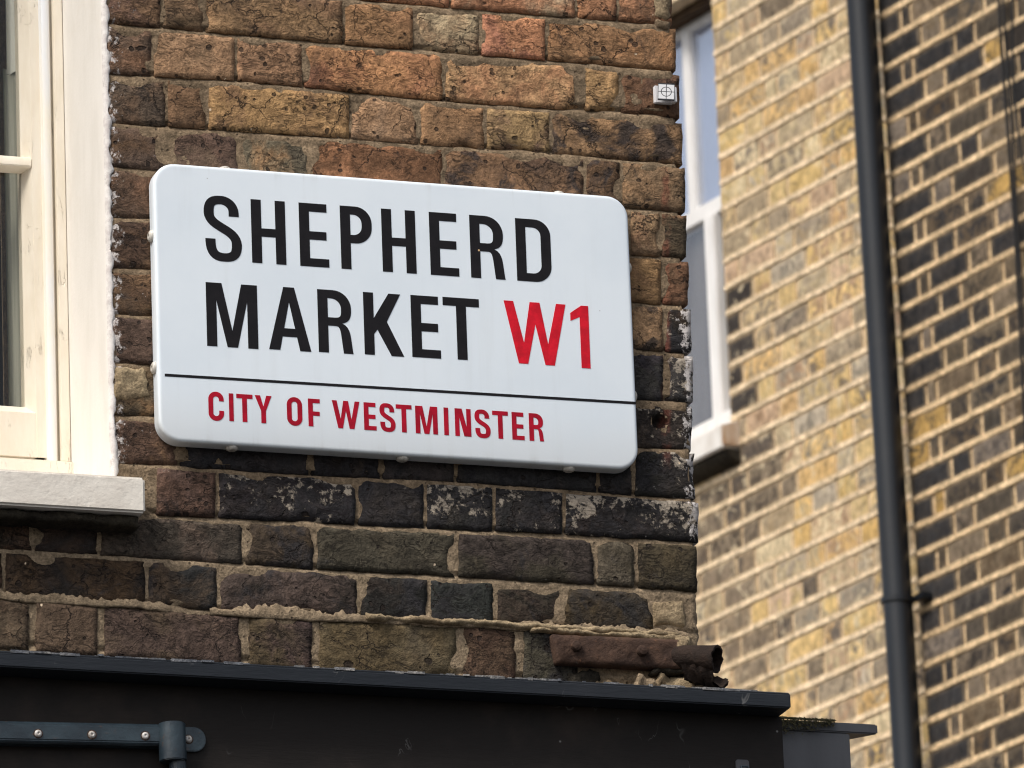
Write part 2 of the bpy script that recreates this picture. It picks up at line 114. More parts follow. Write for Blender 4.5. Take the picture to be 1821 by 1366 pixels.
 13: [(-0.6198, 4.7579), (-0.4395, 4.7559), (-0.2575, 4.7522), (-0.1025, 4.753), (0.0521, 4.7536), (0.2393, 4.7569), (0.4273, 4.7566)],
 14: [(-0.6211, 4.6825), (-0.0699, 4.6749), (0.4621, 4.6714)]},
 'patch': [(0.4387, 5.789), (0.481, 5.7832), (0.4856, 5.7418), (0.4654, 5.7448)],
 'pipe_stub': [(0.444, 4.7273), (0.4827, 4.7276), (0.4775, 4.6922)],
 'rule': [(-0.3687, 5.1077), (0.3732, 5.1118), 0],
 'rust': [(0.2301, 4.742), (0.4387, 4.7481), (0.4365, 4.6997), (0.2364, 4.6987), (0.2637, 4.7246), (0.3685, 4.7232)],
 'sign_screws': [(-0.2638, 5.0088), (0.0023, 5.0087), (0.266, 5.0101), (-0.2629, 5.4488), (0.2674, 5.4478), (-0.3746, 5.3298), (-0.3742, 5.1229), (0.3807, 5.3326), (0.3804, 5.1271)],
 'stain': [(0.4485, 5.5129), (0.4397, 5.3571), (0.435, 5.2299), (0.4309, 5.0588)],
 'target': (0.4482, 5.6217),
 'window': {'arris': [(-0.4437, 5.7065), (-0.444, 5.5261), (-0.4452, 5.3029), (-0.4464, 5.0824), (-0.4455, 4.9618)],
 'bar': [(-0.5384, 5.5126), (-0.54, 5.4981), (-0.5348, 5.4954)],
 'bead_l': (-0.4929, 0.175),
 'bead_r': (-0.4787, 0.175),
 'curtain': [(-0.5252, 5.7027), (-0.5037, 5.7044), (-0.5148, 5.6824)],
 'frame_l': (-0.4748, 0.17),
 'frame_r': (-0.4597, 0.17),
 'glass_b': (-0.5411, 5.124),
 'glass_r': (-0.5187, 0.21),
 'rail_b': (-0.5305, 5.0369),
 'rail_t': (-0.5467, 5.1067),
 'reveal_in': (-0.4597, 5.4936),
 'sill': [(-0.6313, 4.9372), (-0.4113, 4.9387), (-0.4101, 4.8798), (-0.6322, 4.8812)],
 'stile_l': (-0.5073, 0.19),
 'stile_r': (-0.4905, 0.19),
 'subsill_b': (-0.5189, 5.0051),
 'subsill_t': (-0.536, 5.0252)}}


# ------------------------------------------------------------------ helpers
def lin(c):
    if not isinstance(c, (tuple, list)): c = (c, c, c)
    return tuple(((v / 255) / 12.92 if v / 255 <= .04045 else ((v / 255 + .055) / 1.055) ** 2.4) for v in c[:3])

class NT:
    """tiny node builder"""
    def __init__(s, name):
        s.m = bpy.data.materials.new(name); s.m.use_nodes = True; s.t = s.m.node_tree
        for n in list(s.t.nodes): s.t.nodes.remove(n)
        s.out = s.t.nodes.new('ShaderNodeOutputMaterial')
    def put(s, sock, v):
        if v is None: return
        if isinstance(v, bpy.types.NodeSocket): s.t.links.new(v, sock)
        else:
            if hasattr(sock, 'default_value'):
                if sock.type == 'RGBA' and len(v) == 3: v = (*v, 1)
                sock.default_value = v
    def n(s, typ, ins=None, **props):
        nd = s.t.nodes.new('ShaderNode' + typ)
        for k, v in props.items(): setattr(nd, k, v)
        for k, v in (ins or {}).items(): s.put(nd.inputs[k], v)
        return nd
    def math(s, op, a, b=None, c=None, clamp=False):
        nd = s.n('Math', {0: a}, operation=op, use_clamp=clamp)
        if b is not None: s.put(nd.inputs[1], b)
        if c is not None: s.put(nd.inputs[2], c)
        return nd.outputs[0]
    def vmath(s, op, a, b=None):
        nd = s.n('VectorMath', {0: a}, operation=op)
        if b is not None: s.put(nd.inputs[1], b)
        return nd.outputs[0]
    def mix(s, f, a, b, bt='MIX'):
        nd = s.t.nodes.new('ShaderNodeMix'); nd.data_type = 'RGBA'; nd.blend_type = bt
        s.put(nd.inputs[0], f); s.put(nd.inputs[6], a); s.put(nd.inputs[7], b)
        return nd.outputs[2]
    def noise(s, vec, scale, detail=4, rough=.55, dist=0, col=False):
        nd = s.n('TexNoise', {'Vector': vec, 'Scale': scale, 'Detail': detail, 'Roughness': rough, 'Distortion': dist})
        return nd.outputs['Color' if col else 'Fac']
    def step(s, v, a, b):     # smooth 0..1 between a and b
        nd = s.n('MapRange', {'Value': v, 'From Min': a, 'From Max': b}); nd.interpolation_type = 'SMOOTHSTEP'
        return nd.outputs[0]
    def attr(s, name, out='Fac'):
        nd = s.n('Attribute'); nd.attribute_type = 'OBJECT'; nd.attribute_name = name
        return nd.outputs[out]
    def sep(s, v): return s.n('SeparateXYZ', {0: v}).outputs
    def comb(s, x, y, z): return s.n('CombineXYZ', {0: x, 1: y, 2: z}).outputs[0]
    def bsdf(s, color, rough=.9, bump=None, bdist=1.0, metal=0, spec=.3, bstr=1.0, **kw):
        p = s.n('BsdfPrincipled', {'Base Color': color, 'Roughness': rough, 'Metallic': metal, 'Specular IOR Level': spec})
        for k, v in kw.items(): s.put(p.inputs[k.replace('_', ' ')], v)
        if bump is not None:
            b = s.n('Bump', {'Height': bump, 'Distance': bdist, 'Strength': bstr}); s.put(p.inputs['Normal'], b.outputs[0])
        s.t.links.new(p.outputs[0], s.out.inputs[0]); return s.m
    def pos(s): return s.n('NewGeometry').outputs['Position']
    def obj(s, ref=None):
        nd = s.n('TexCoord')
        if ref: nd.object = ref
        return nd.outputs['Object']

def link(name, me, parent=None, mat=None, loc=None, smooth=False):
    o = bpy.data.objects.new(name, me); COL.objects.link(o)
    if mat is not None and me is not None:
        me.materials.clear(); me.materials.append(mat)
    if parent is not None: o.parent = parent
    if loc is not None: o.location = loc
    if smooth and me is not None: me.shade_smooth()
    return o
def empty(name, loc=(0, 0, 0), rz=0, parent=None):
    o = bpy.data.objects.new(name, None); COL.objects.link(o); o.location = loc; o.rotation_euler = (0, 0, rz); o.empty_display_size = .2
    if parent is not None: o.parent = parent
    return o
def tag(o, label, cat, group=None):
    o['label'] = label; o['category'] = cat
    if group: o['group'] = group
    return o

class MB:
    """mesh collector"""
    def __init__(s): s.v = []; s.f = []
    def add(s, vs, fs):
        k = len(s.v); s.v += [tuple(v) for v in vs]; s.f += [tuple(i + k for i in f) for f in fs]; return s
    def box(s, x0, x1, y0, y1, z0, z1):
        return s.add([(x0, y0, z0), (x1, y0, z0), (x1, y1, z0), (x0, y1, z0), (x0, y0, z1), (x1, y0, z1), (x1, y1, z1), (x0, y1, z1)],
                     [(0, 3, 2, 1), (4, 5, 6, 7), (0, 1, 5, 4), (1, 2, 6, 5), (2, 3, 7, 6), (3, 0, 4, 7)])
    def prism(s, pts, axis, a, b):
        """closed 2-D profile extruded along an axis: pts are the other two coords in order"""
        n = len(pts); vs = []
        for c in (a, b):
            for p in pts:
                q = list(p); q.insert(axis, c); vs.append(q)
        fs = [tuple(range(n)), tuple(reversed(range(n, 2 * n)))]
        fs += [(i, i + n, (i + 1) % n + n, (i + 1) % n) for i in range(n)]
        return s.add(vs, fs)
    def tube(s, path, r, n=12, cap=True, wob=0):
        path = [Vector(p) for p in path]; rings = []
        for i, p in enumerate(path):
            d = (path[min(i + 1, len(path) - 1)] - path[max(i - 1, 0)]).normalized()
            a = d.cross(Vector((0, 1, 0)) if abs(d.y) < .9 else Vector((1, 0, 0))).normalized(); b = d.cross(a)
            rr = r[i] if isinstance(r, (list, tuple)) else r
            rings.append([p + (a * math.cos(t) + b * math.sin(t)) * rr for t in [2 * math.pi * j / n for j in range(n)]])
        vs = [v for rg in rings for v in rg]
        fs = [(i * n + j, i * n + (j + 1) % n, (i + 1) * n + (j + 1) % n, (i + 1) * n + j) for i in range(len(path) - 1) for j in range(n)]
        if cap: fs += [tuple(reversed(range(n))), tuple(range((len(path) - 1) * n, len(path) * n))]
        return s.add(vs, fs)
    def mesh(s, name):
        me = bpy.data.meshes.new(name); me.from_pydata(s.v, [], s.f)
        bm = bmesh.new(); bm.from_mesh(me); bmesh.ops.recalc_face_normals(bm, faces=bm.faces); bm.to_mesh(me); bm.free(); me.update(); return me
    def build(s, name, mat, parent=None, bevel=0, seg=2, smooth=False, loc=None):
        me = s.mesh(name)
        if bevel:
            bm = bmesh.new(); bm.from_mesh(me)
            bmesh.ops.bevel(bm, geom=[e for e in bm.edges if e.is_manifold and e.calc_face_angle(0) > .5], offset=bevel, segments=seg, affect='EDGES', clamp_overlap=True)
            bm.to_mesh(me); bm.free()
        o = link(name, me, parent, mat, loc)
        if smooth or bevel:
            me.shade_smooth()
            try: me.set_sharp_from_angle(angle=math.radians(40))
            except Exception: pass
        return o

def fn(x, y, z=0.0): return noise.noise(Vector((x, y, z)))

# ------------------------------------------------------------------ frames of the two buildings
FRONT_O, FRONT_A = Vector((-0.17570787, 11.07994241, 0)), math.radians(18.972825695582415)
BACK_O, BACK_A = Vector((0.74061294, 19.83242748, 0)), math.radians(-58.69368691462376)
def world_of(o, a, p):
    return o + Matrix.Rotation(a, 3, 'Z') @ Vector(p)
front = empty('brick_building', FRONT_O, FRONT_A)
tag(front, 'old weathered brown brick corner building with the white street sign on it', 'building')
pale = empty('brick_building', BACK_O, BACK_A)
tag(pale, 'pale yellow stock brick building with white sash window behind the corner', 'building')
sooty = empty('brick_building', BACK_O, BACK_A)
tag(sooty, 'soot blackened brick building with light mortar joints right of the drainpipe', 'building')

# ------------------------------------------------------------------ materials
def m_brick(name, stuff=False):
    t = NT(name)
    oi = t.n('ObjectInfo'); wc = t.obj(front)
    if stuff:
        geo = t.n('NewGeometry'); rnd = geo.outputs['Random Per Island']; base = wc
        ramp = t.n('ValToRGB', {0: rnd}); ramp.color_ramp.interpolation = 'CONSTANT'
        cols = [(142, 108, 76), (114, 86, 62), (160, 106, 68), (86, 70, 56), (152, 122, 84)]
        el = ramp.color_ramp.elements
        while len(el) < 5: el.new(.5)
        for i, c in enumerate(cols): el[i].position = i / 5; el[i].color = (*lin(c), 1)
        ca = ramp.outputs[0]; cb = (*lin((96, 76, 60)), 1); burn = .25; fleck = 0.0; pl = pr = None
    else:
        rnd = oi.outputs['Random']; base = t.obj()
        ca = t.attr('tint_a', 'Color'); cb = t.attr('tint_b', 'Color'); burn = t.attr('burn'); fleck = t.attr('fleck'); pl = t.attr('paint_left'); pr = t.attr('paint_right')
    off = t.comb(t.math('MULTIPLY', rnd, 37.0), t.math('MULTIPLY', rnd, 11.3), t.math('MULTIPLY', rnd, 23.7))
    v = t.vmath('ADD', base, off)
    warp = t.vmath('ADD', v, t.vmath('SCALE', t.noise(v, 40, 2, col=True)))
    warp.node.inputs[1].links[0].from_node.inputs['Scale'].default_value = .012
    v = warp
    n1 = t.noise(v, 11, 5, .62, .6); n2 = t.noise(v, 14, 5, .66, .8)
    n3 = t.noise(v, 420, 3, .7); n4 = t.noise(v, 70, 5, .62); n5 = t.noise(v, 26, 4, .6, 1.0)
    col = t.mix(t.math('MULTIPLY', t.step(n1, .44, .68), .85), ca, cb)
    col = t.mix(t.math('MULTIPLY', t.step(n5, .48, .72), .6), col, t.mix(1.0, col, (1.62, 1.55, 1.45, 1), 'MULTIPLY'), 'MIX')
    thr = t.math('SUBTRACT', .79, t.math('MULTIPLY', burn, .45))
    bmask = t.step(t.math('SUBTRACT', n2, thr), -.05, .09)
    col = t.mix(t.math('MULTIPLY', bmask, .85), col, (*lin((46, 44, 46)), 1))
    # mid and fine value variation
    val = t.math('ADD', t.math('MULTIPLY', t.step(n4, .25, .75), .62), .69)
    val = t.math('MULTIPLY', val, t.math('ADD', t.math('MULTIPLY', t.step(n3, .25, .75), .46), .77))
    val = t.math('MULTIPLY', val, t.math('ADD', t.math('MULTIPLY', t.step(t.noise(v, 150, 4, .7), .32, .68), .36), .82))
    col = t.mix(1.0, col, t.comb(val, val, val), 'MULTIPLY')
    # pits
    vo = t.n('TexVoronoi', {'Vector': v, 'Scale': 62.0, 'Randomness': 1.0}); vc = t.sep(vo.outputs['Color'])
    size = t.math('MULTIPLY', t.math('GREATER_THAN', vc[0], .58), t.math('ADD', t.math('MULTIPLY', vc[1], .24), .05))
    pit = t.step(t.math('SUBTRACT', vo.outputs['Distance'], size), .03, -.05)
    vo2 = t.n('TexVoronoi', {'Vector': t.vmath('MULTIPLY', v, (1, 1, 1.6)), 'Scale': 17.0, 'Randomness': 1.0}); vc2 = t.sep(vo2.outputs['Color'])
    size2 = t.math('MULTIPLY', t.math('GREATER_THAN', vc2[0], .72), t.math('ADD', t.math('MULTIPLY', vc2[1], .12), .03))
    pit2 = t.step(t.math('SUBTRACT', t.math('ADD', vo2.outputs['Distance'], t.math('MULTIPLY', t.math('SUBTRACT', n4, .5), .25)), size2), .02, -.04)
    pits = t.math('MAXIMUM', pit, pit2)
    # creases and folds
    cv = t.vmath('MULTIPLY', v, (1, 1, 2.3))
    cn = t.noise(cv, 22, 5, .6, 1.6); cw = t.step(t.noise(v, 13, 2), .43, .56)
    crease = t.math('MULTIPLY', t.step(t.math('ABSOLUTE', t.math('SUBTRACT', cn, .5)), .022, .0), cw)
    ck = t.n('TexVoronoi', {'Vector': t.vmath('MULTIPLY', t.vmath('ADD', v, t.vmath('SCALE', t.noise(v, 24, 4, .65, 0, True))), (1, 1, 1.5)), 'Scale': 10.0}, feature='DISTANCE_TO_EDGE')
    ck.inputs['Vector'].links[0].from_node.inputs[0].links[0].from_node.inputs[1].links[0].from_node.inputs['Scale'].default_value = .05
    crk = t.math('MULTIPLY', t.step(ck.outputs['Distance'], t.math('ADD', .004, t.math('MULTIPLY', n4, .022)), .002), t.step(t.noise(v, 12, 3, .6), .47, .56))
    crease = t.math('MAXIMUM', t.math('MULTIPLY', crease, .7), crk)
    soot = t.step(t.noise(v, 8, 4, .6, .5), .52, .72)
    col = t.mix(t.math('MULTIPLY', soot, .55), col, (*lin((56, 49, 45)), 1))
    dark = t.math('MAXIMUM', pits, t.math('MULTIPLY', crease, .95))
    col = t.mix(t.math('MULTIPLY', dark, .8), col, (*lin((40, 32, 28)), 1))
    # pale efflorescence flecks
    fz = t.sep(base)[2] if not stuff else 0.0
    fnz = t.noise(v, 62, 7, .74); fbig = t.noise(v, 18, 3)
    fm = t.math('ADD', fnz, t.math('MULTIPLY', t.math('SUBTRACT', fbig, .5), .75))
    if not stuff: fm = t.math('ADD', fm, t.math('MULTIPLY', fz, 2.2))
    fthr = t.math('SUBTRACT', .86, t.math('MULTIPLY', fleck, .5))
    fmask = t.math('MULTIPLY', t.step(t.math('SUBTRACT', fm, fthr), -.01, .05), t.math('GREATER_THAN', fleck, .01))
    col = t.mix(t.math('MULTIPLY', fmask, .8), col, (*lin((172, 158, 140)), 1))
    # tiny pale specks everywhere
    vs = t.n('TexVoronoi', {'Vector': v, 'Scale': 36.0, 'Randomness': 1.0}); sc = t.sep(vs.outputs['Color'])
    sm = t.math('MULTIPLY', t.step(vs.outputs['Distance'], .085, .05), t.math('GREATER_THAN', sc[2], .92))
    col = t.mix(sm, col, (*lin((214, 190, 158)), 1))
    w = t.sep(wc)
    # rust-red run mark down the quoin, and white paint drags by the window and on the outer arris
    lean = t.math('ADD', w[0], t.math('ADD', t.math('MULTIPLY', t.math('SUBTRACT', w[2], 5.06), -.0388), t.math('MULTIPLY', t.math('SUBTRACT', t.noise(wc, 30, 3), .5), .012)))
    sx = t.step(t.math('ABSOLUTE', t.math('SUBTRACT', lean, .4309)), .0095, .0028)
    szz = t.math('MULTIPLY', t.step(w[2], 5.01, 5.05), t.step(w[2], 5.53, 5.49))
    sk = t.math('MULTIPLY', t.math('MULTIPLY', sx, szz), t.step(t.noise(wc, 24, 4, .7), .38, .62))
    col = t.mix(t.math('MULTIPLY', sk, .62), col, (*lin((122, 62, 40)), 1))
    if not stuff:
        pn = t.noise(t.vmath('MULTIPLY', wc, (1, 1, .8)), 75, 6, .7)
        gl = t.step(w[0], -.405, -.44); pm = t.math('MULTIPLY', t.step(t.math('ADD', pn, t.math('MULTIPLY', gl, .20)), .66, .74), pl)
        gr = t.step(w[0], .445, .476); pm2 = t.math('MULTIPLY', t.step(t.math('ADD', pn, t.math('MULTIPLY', gr, .24)), .66, .72), pr)
        pm = t.math('MAXIMUM', pm, pm2)
        col = t.mix(t.math('MULTIPLY', pm, .85), col, (*lin((206, 198, 194)), 1))
    h = t.math('ADD', t.math('MULTIPLY', n4, .0046), t.math('MULTIPLY', n3, .0013))
    h = t.math('ADD', h, t.math('MULTIPLY', n5, .006))
    n6 = t.noise(v, 170, 4, .7)
    h = t.math('ADD', h, t.math('MULTIPLY', t.noise(cv, 50, 5, .65, .3), .0026)); h = t.math('ADD', h, t.math('MULTIPLY', n6, .0022))
    h = t.math('SUBTRACT', h, t.math('MULTIPLY', pits, .0045)); h = t.math('SUBTRACT', h, t.math('MULTIPLY', crease, .0040))
    h = t.math('ADD', h, t.math('MULTIPLY', fmask, .0006))
    col = t.n('HueSaturation', {'Color': col, 'Saturation': .89, 'Value': 1.15}).outputs[0]
    return t.bsdf(col, .93, h, 1.0, spec=.22)

def m_mortar(name, a, b, scale=1.0, wallref=None, pale_low=None):
    t = NT(name); v = t.obj(wallref) if wallref else t.pos()
    n1 = t.noise(v, 9 * scale, 5, .65); n2 = t.noise(v, 260 * scale, 3, .7); n3 = t.noise(v, 60 * scale, 5, .65)
    col = t.mix(t.step(n1, .35, .65), (*lin(a), 1), (*lin(b), 1))
    if pale_low:
        z = t.sep(v)[2]
        col = t.mix(t.math('MULTIPLY', t.step(t.math('ADD', z, t.math('MULTIPLY', t.math('SUBTRACT', n1, .5), .2)), 5.0, 4.86), .75), col, (*lin(pale_low), 1))
    val = t.math('MULTIPLY', t.math('ADD', t.math('MULTIPLY', t.step(n3, .25, .75), .7), .64), t.math('ADD', t.math('MULTIPLY', t.step(n2, .3, .7), .6), .70))
    col = t.mix(1.0, col, t.comb(val, val, val), 'MULTIPLY')
    vo = t.n('TexVoronoi', {'Vector': v, 'Scale': 110.0 * scale}); vc = t.sep(vo.outputs['Color'])
    pit = t.math('MULTIPLY', t.step(vo.outputs['Distance'], .25, .12), t.math('GREATER_THAN', vc[0], .8))
    col = t.mix(t.math('MULTIPLY', pit, .6), col, (*lin((60, 50, 42)), 1))
    h = t.math('ADD', t.math('MULTIPLY', n3, .004 / scale), t.math('MULTIPLY', n2, .0022 / scale)); h = t.math('SUBTRACT', h, t.math('MULTIPLY', pit, .002 / scale))
    return t.bsdf(col, .95, h, spec=.2)

def m_paint(name, c, c2=None, rough=.45, bump=.0006, scale=30, spec=.4, tone_mix=0, dirtcol=(110, 98, 84), stretch=(1, 1, .25), wallref=None, crack=0):
    t = NT(name); v = t.obj(wallref) if wallref else t.pos(); sv = t.vmath('MULTIPLY', v, stretch)
    n1 = t.noise(sv, scale, 5, .6); n2 = t.noise(v, scale * 6, 3, .6); n3 = t.noise(v, scale * .3, 5, .65)
    col = t.mix(t.step(n1, .35, .7), (*lin(c), 1), (*lin(c2 or c), 1))
    if tone_mix: col = t.mix(t.math('MULTIPLY', t.step(t.math('ADD', n3, t.math('MULTIPLY', t.math('SUBTRACT', n2, .5), .3)), .52, .78), tone_mix), col, (*lin(dirtcol), 1))
    h = t.math('ADD', t.math('MULTIPLY', n1, bump), t.math('MULTIPLY', n2, bump * .35))
    if crack:
        cn = t.noise(sv, scale * 1.5, 4, .6, 1.0); ck = t.math('MULTIPLY', t.step(t.math('ABSOLUTE', t.math('SUBTRACT', cn, .5)), .012, 0), t.step(n3, .5, .6))
        col = t.mix(t.math('MULTIPLY', ck, crack), col, (*lin(dirtcol), 1)); h = t.math('SUBTRACT', h, t.math('MULTIPLY', ck, bump * 2))
    return t.bsdf(col, rough, h, spec=spec)

M = {}
M['brick'] = m_brick('weathered_brick'); M['brick_far'] = m_brick('weathered_brick_repeat', True)
M['mortar'] = m_mortar('old_mortar', (142, 122, 98), (118, 101, 81), 1.0, front, (142, 125, 103))
M['patch'] = m_mortar('patched_mortar', (158, 140, 112), (130, 112, 88), 1.0)
M['reveal'] = m_paint('reveal_paint', (230, 225, 218), (222, 217, 209), .6, .0008, 26, .3, .12, (206, 190, 164))
M['drag'] = m_paint('white_paint_edge', (232, 227, 222), (206, 198, 194), .75, .0016, 90, .25, .55, (136, 122, 114), (1, 1, 1))
M['cream'] = m_paint('cream_gloss_paint', (238, 229, 213), (230, 219, 200), .38, .0006, 34, .5, .14, (206, 184, 144), crack=.08)
M['bead'] = m_paint('white_bead_paint', (228, 230, 234), (238, 230, 212), .4, .0004, 12, .5)
M['sill'] = m_paint('sill_paint', (236, 229, 218), (224, 216, 205), .65, .0016, 28, .3, .25, (172, 160, 146), (1, 1, 1.4))
M['sill_stone'] = m_mortar('sill_underside_stone', (66, 60, 50), (44, 40, 34))  # bare stone of the front sill; elsewhere dark colour standing for shade
def m_black(name, c, rough, dust=.12):
    t = NT(name); v = t.pos(); n = t.noise(v, 5, 5, .6); g = t.noise(t.vmath('MULTIPLY', v, (1, 1, 6)), 40, 4, .6)
    vo = t.n('TexVoronoi', {'Vector': v, 'Scale': 34.0}); vc = t.sep(vo.outputs['Color'])
    sp = t.math('MULTIPLY', t.step(vo.outputs['Distance'], t.math('ADD', .05, t.math('MULTIPLY', vc[1], .06)), .02), t.math('GREATER_THAN', vc[0], .66))
    sn = t.noise(t.vmath('MULTIPLY', v, (1, 1, .7)), 7, 3, .5, 2.2)
    scr = t.math('MULTIPLY', t.step(t.math('ABSOLUTE', t.math('SUBTRACT', sn, .5)), .006, 0), t.step(t.noise(v, 11, 2), .56, .66))
    col = t.mix(t.step(n, .4, .7), (*lin(c), 1), (*lin(tuple(x + 7 for x in c)), 1))
    col = t.mix(t.math('MULTIPLY', t.step(n, .45, .8), dust), col, (*lin((98, 78, 62)), 1))
    col = t.mix(t.math('MULTIPLY', t.math('MAXIMUM', sp, t.math('MULTIPLY', scr, .4)), .85), col, (*lin((150, 148, 146)), 1))
    h = t.math('ADD', t.math('MULTIPLY', g, .0006), t.math('MULTIPLY', n, .001))
    return t.bsdf(col, rough, h, spec=.25)
M['fascia'] = m_black('black_fascia_paint', (33, 29, 27), .72, .2)
M['lip'] = m_black('black_cornice_paint', (34, 38, 44), .5, .05)
M['chip'] = m_mortar('dusty_cornice_top', (150, 146, 142), (88, 92, 100))
def m_enamel():
    t = NT('white_enamel'); v = t.obj(front); w = t.sep(v)
    n = t.noise(v, 6, 4, .6); n2 = t.noise(v, 240, 2, .5)
    col = t.mix(t.step(n, .35, .7), (*lin((234, 242, 249)), 1), (*lin((228, 237, 245)), 1))
    tone_mix = t.math('MULTIPLY', t.step(t.math('ADD', w[2], t.math('MULTIPLY', n, .05)), 5.135, 5.0), .55)  # greyer towards the bottom of the plate
    col = t.mix(tone_mix, col, (*lin((204, 206, 206)), 1))
    vo = t.n('TexVoronoi', {'Vector': v, 'Scale': 34.0}); vc = t.sep(vo.outputs['Color'])
    sp = t.math('MULTIPLY', t.step(vo.outputs['Distance'], .05, .03), t.math('GREATER_THAN', vc[0], .88))
    col = t.mix(t.math('MULTIPLY', sp, .4), col, (*lin((120, 116, 112)), 1))
    geo = t.n('NewGeometry'); nz = t.sep(geo.outputs['Normal'])[2]
    sn = t.noise(t.vmath('MULTIPLY', v, (1, 1, .06)), 46, 4, .6); ed = t.math('MAXIMUM', t.step(t.math('ABSOLUTE', t.math('ADD', w[0], .0022)), .355, .378), t.step(t.math('ABSOLUTE', t.math('SUBTRACT', w[2], 5.2241)), .20, .2195))
    col = t.mix(t.math('MULTIPLY', t.step(sn, .5, .75), t.math('ADD', .07, t.math('MULTIPLY', ed, .3))), col, (*lin((176, 176, 172)), 1))
    h = t.math('MULTIPLY', n2, .00008)
    return t.bsdf(col, .28, h, spec=.45)
M['enamel'] = m_enamel()
def m_ink(name, c, rough=.35, spots=(226, 190, 140)):
    t = NT(name); v = t.obj(front)
    n = t.noise(v, 60, 4, .6); vo = t.n('TexVoronoi', {'Vector': v, 'Scale': 30.0}); vc = t.sep(vo.outputs['Color'])
    sp = t.math('MULTIPLY', t.step(vo.outputs['Distance'], .06, .03), t.math('GREATER_THAN', vc[0], .93))
    col = t.mix(t.step(n, .35, .7), (*lin(c), 1), (*lin(tuple(min(255, x * 1.14 + 3) for x in c)), 1))
    col = t.mix(sp, col, (*lin(spots), 1))
    return t.bsdf(col, rough, t.math('MULTIPLY', t.noise(v, 240, 2, .5), .0002), spec=.22)
M['black'] = m_ink('black_enamel', (22, 19, 21)); M['red'] = m_ink('red_enamel', (198, 18, 38), .35, (170, 20, 36)); M['crimson'] = m_ink('crimson_enamel', (158, 6, 34), .35, (136, 8, 30))
M['screw_white'] = m_paint('painted_screw', (214, 210, 202), (170, 162, 150), .4, .0003, 200, .5, .3)
M['zinc'] = m_paint('zinc_screw', (206, 202, 198), (150, 140, 130), .35, .0004, 300, .6, .4, (110, 78, 56))
def m_steel():
    t = NT('blue_black_steel_paint'); v = t.pos(); n = t.noise(v, 22, 5, .6); r = t.noise(v, 60, 5, .7)
    col = t.mix(t.step(n, .35, .7), (*lin((36, 46, 54)), 1), (*lin((52, 66, 74)), 1))
    col = t.mix(t.math('MULTIPLY', t.step(r, .6, .72), .6), col, (*lin((96, 66, 46)), 1))
    return t.bsdf(col, .36, t.math('MULTIPLY', r, .0012), spec=.5)
M['steel'] = m_steel()
def m_rust(name, k):
    t = NT(name); v = t.pos(); n = t.noise(v, 26, 6, .68); r = t.noise(v, 110, 5, .7)
    col = t.mix(t.step(n, .35, .68), (*lin(tuple(x * k for x in (60, 45, 38))), 1), (*lin(tuple(x * k for x in (86, 65, 53))), 1))
    col = t.mix(t.math('MULTIPLY', t.step(r, .58, .75), .7), col, (*lin(tuple(x * k for x in (118, 84, 62))), 1))
    h = t.math('ADD', t.math('MULTIPLY', n, .005), t.math('MULTIPLY', r, .003))
    return t.bsdf(col, .85, h, spec=.25)
M['rust'] = m_rust('rusted_iron', 1.0); M['rust_dark'] = m_rust('dark_rusted_iron', .58)
M['lead'] = m_paint('grey_ledge_paint', (92, 93, 97), (78, 78, 82), .6, .0008, 14, .3, .25, (60, 58, 52))
def m_moss():
    t = NT('moss'); rnd = t.n('NewGeometry').outputs['Random Per Island']
    col = t.mix(rnd, (*lin((60, 58, 42)), 1), (*lin((92, 86, 64)), 1))
    return t.bsdf(col, .95, spec=.1)
M['moss'] = m_moss()
def m_glass(name, tint=(1, 1, 1), refl=1.0, base=.05):
    t = NT(name); lw = t.n('LayerWeight', {'Blend': .32}); v = t.pos()
    bmp = t.n('Bump', {'Height': t.noise(v, 3, 2), 'Distance': .004, 'Strength': 1.0})
    tr = t.n('BsdfTransparent', {'Color': (*tint, 1)}); gl = t.n('BsdfGlossy', {'Color': (.95, .97, 1, 1), 'Roughness': .02, 'Normal': bmp.outputs[0]})
    f = t.math('MULTIPLY_ADD', lw.outputs['Fresnel'], refl, base, clamp=True)
    mx = t.n('MixShader', {0: f}); t.put(mx.inputs[1], tr.outputs[0]); t.put(mx.inputs[2], gl.outputs[0]); t.t.links.new(mx.outputs[0], t.out.inputs[0]); return t.m
M['glass'] = m_glass('window_glass', (.93, .93, .91), .25, .01); M['glass_back'] = m_glass('sash_glass', (.97, .98, 1), .5, .10); M['glass_low'] = m_glass('lower_sash_glass', (.95, .95, .95), .35, .03)
M['curtain'] = m_paint('grey_curtain', (226, 226, 220), (210, 210, 204), .9, .001, 30, .1, 0, stretch=(3, 3, .05))
M['curtain_dim'] = m_paint('dim_curtain', (176, 176, 166), (140, 140, 130), .9, .001, 30, .1, 0, stretch=(3, 3, .05))
M['room'] = m_paint('dark_room_wall', (52, 50, 48), (44, 42, 40), .9, .0005, 5, .1)
M['blind'] = m_paint('pale_blind', (206, 214, 232), (200, 208, 226), .85, .0004, 4, .1)
M['blind_grey'] = m_paint('grey_net_curtain', (126, 119, 114), (92, 86, 80), .9, .001, 8, .1, 0, stretch=(2, 2, .3))
M['white'] = m_paint('white_window_paint', (232, 230, 228), (220, 217, 214), .45, .0006, 20, .4, .1, (180, 172, 160))
M['brown_frame'] = m_paint('weathered_lintel_timber', (84, 66, 48), (60, 46, 34), .8, .001, 20, .2)
M['sill_back'] = m_paint('white_sill_paint', (232, 228, 222), (214, 208, 200), .6, .001, 30, .3, .2, (150, 120, 92))
M['sill_end'] = m_paint('bare_sill_end', (170, 132, 96), (206, 192, 176), .8, .001, 30, .2)
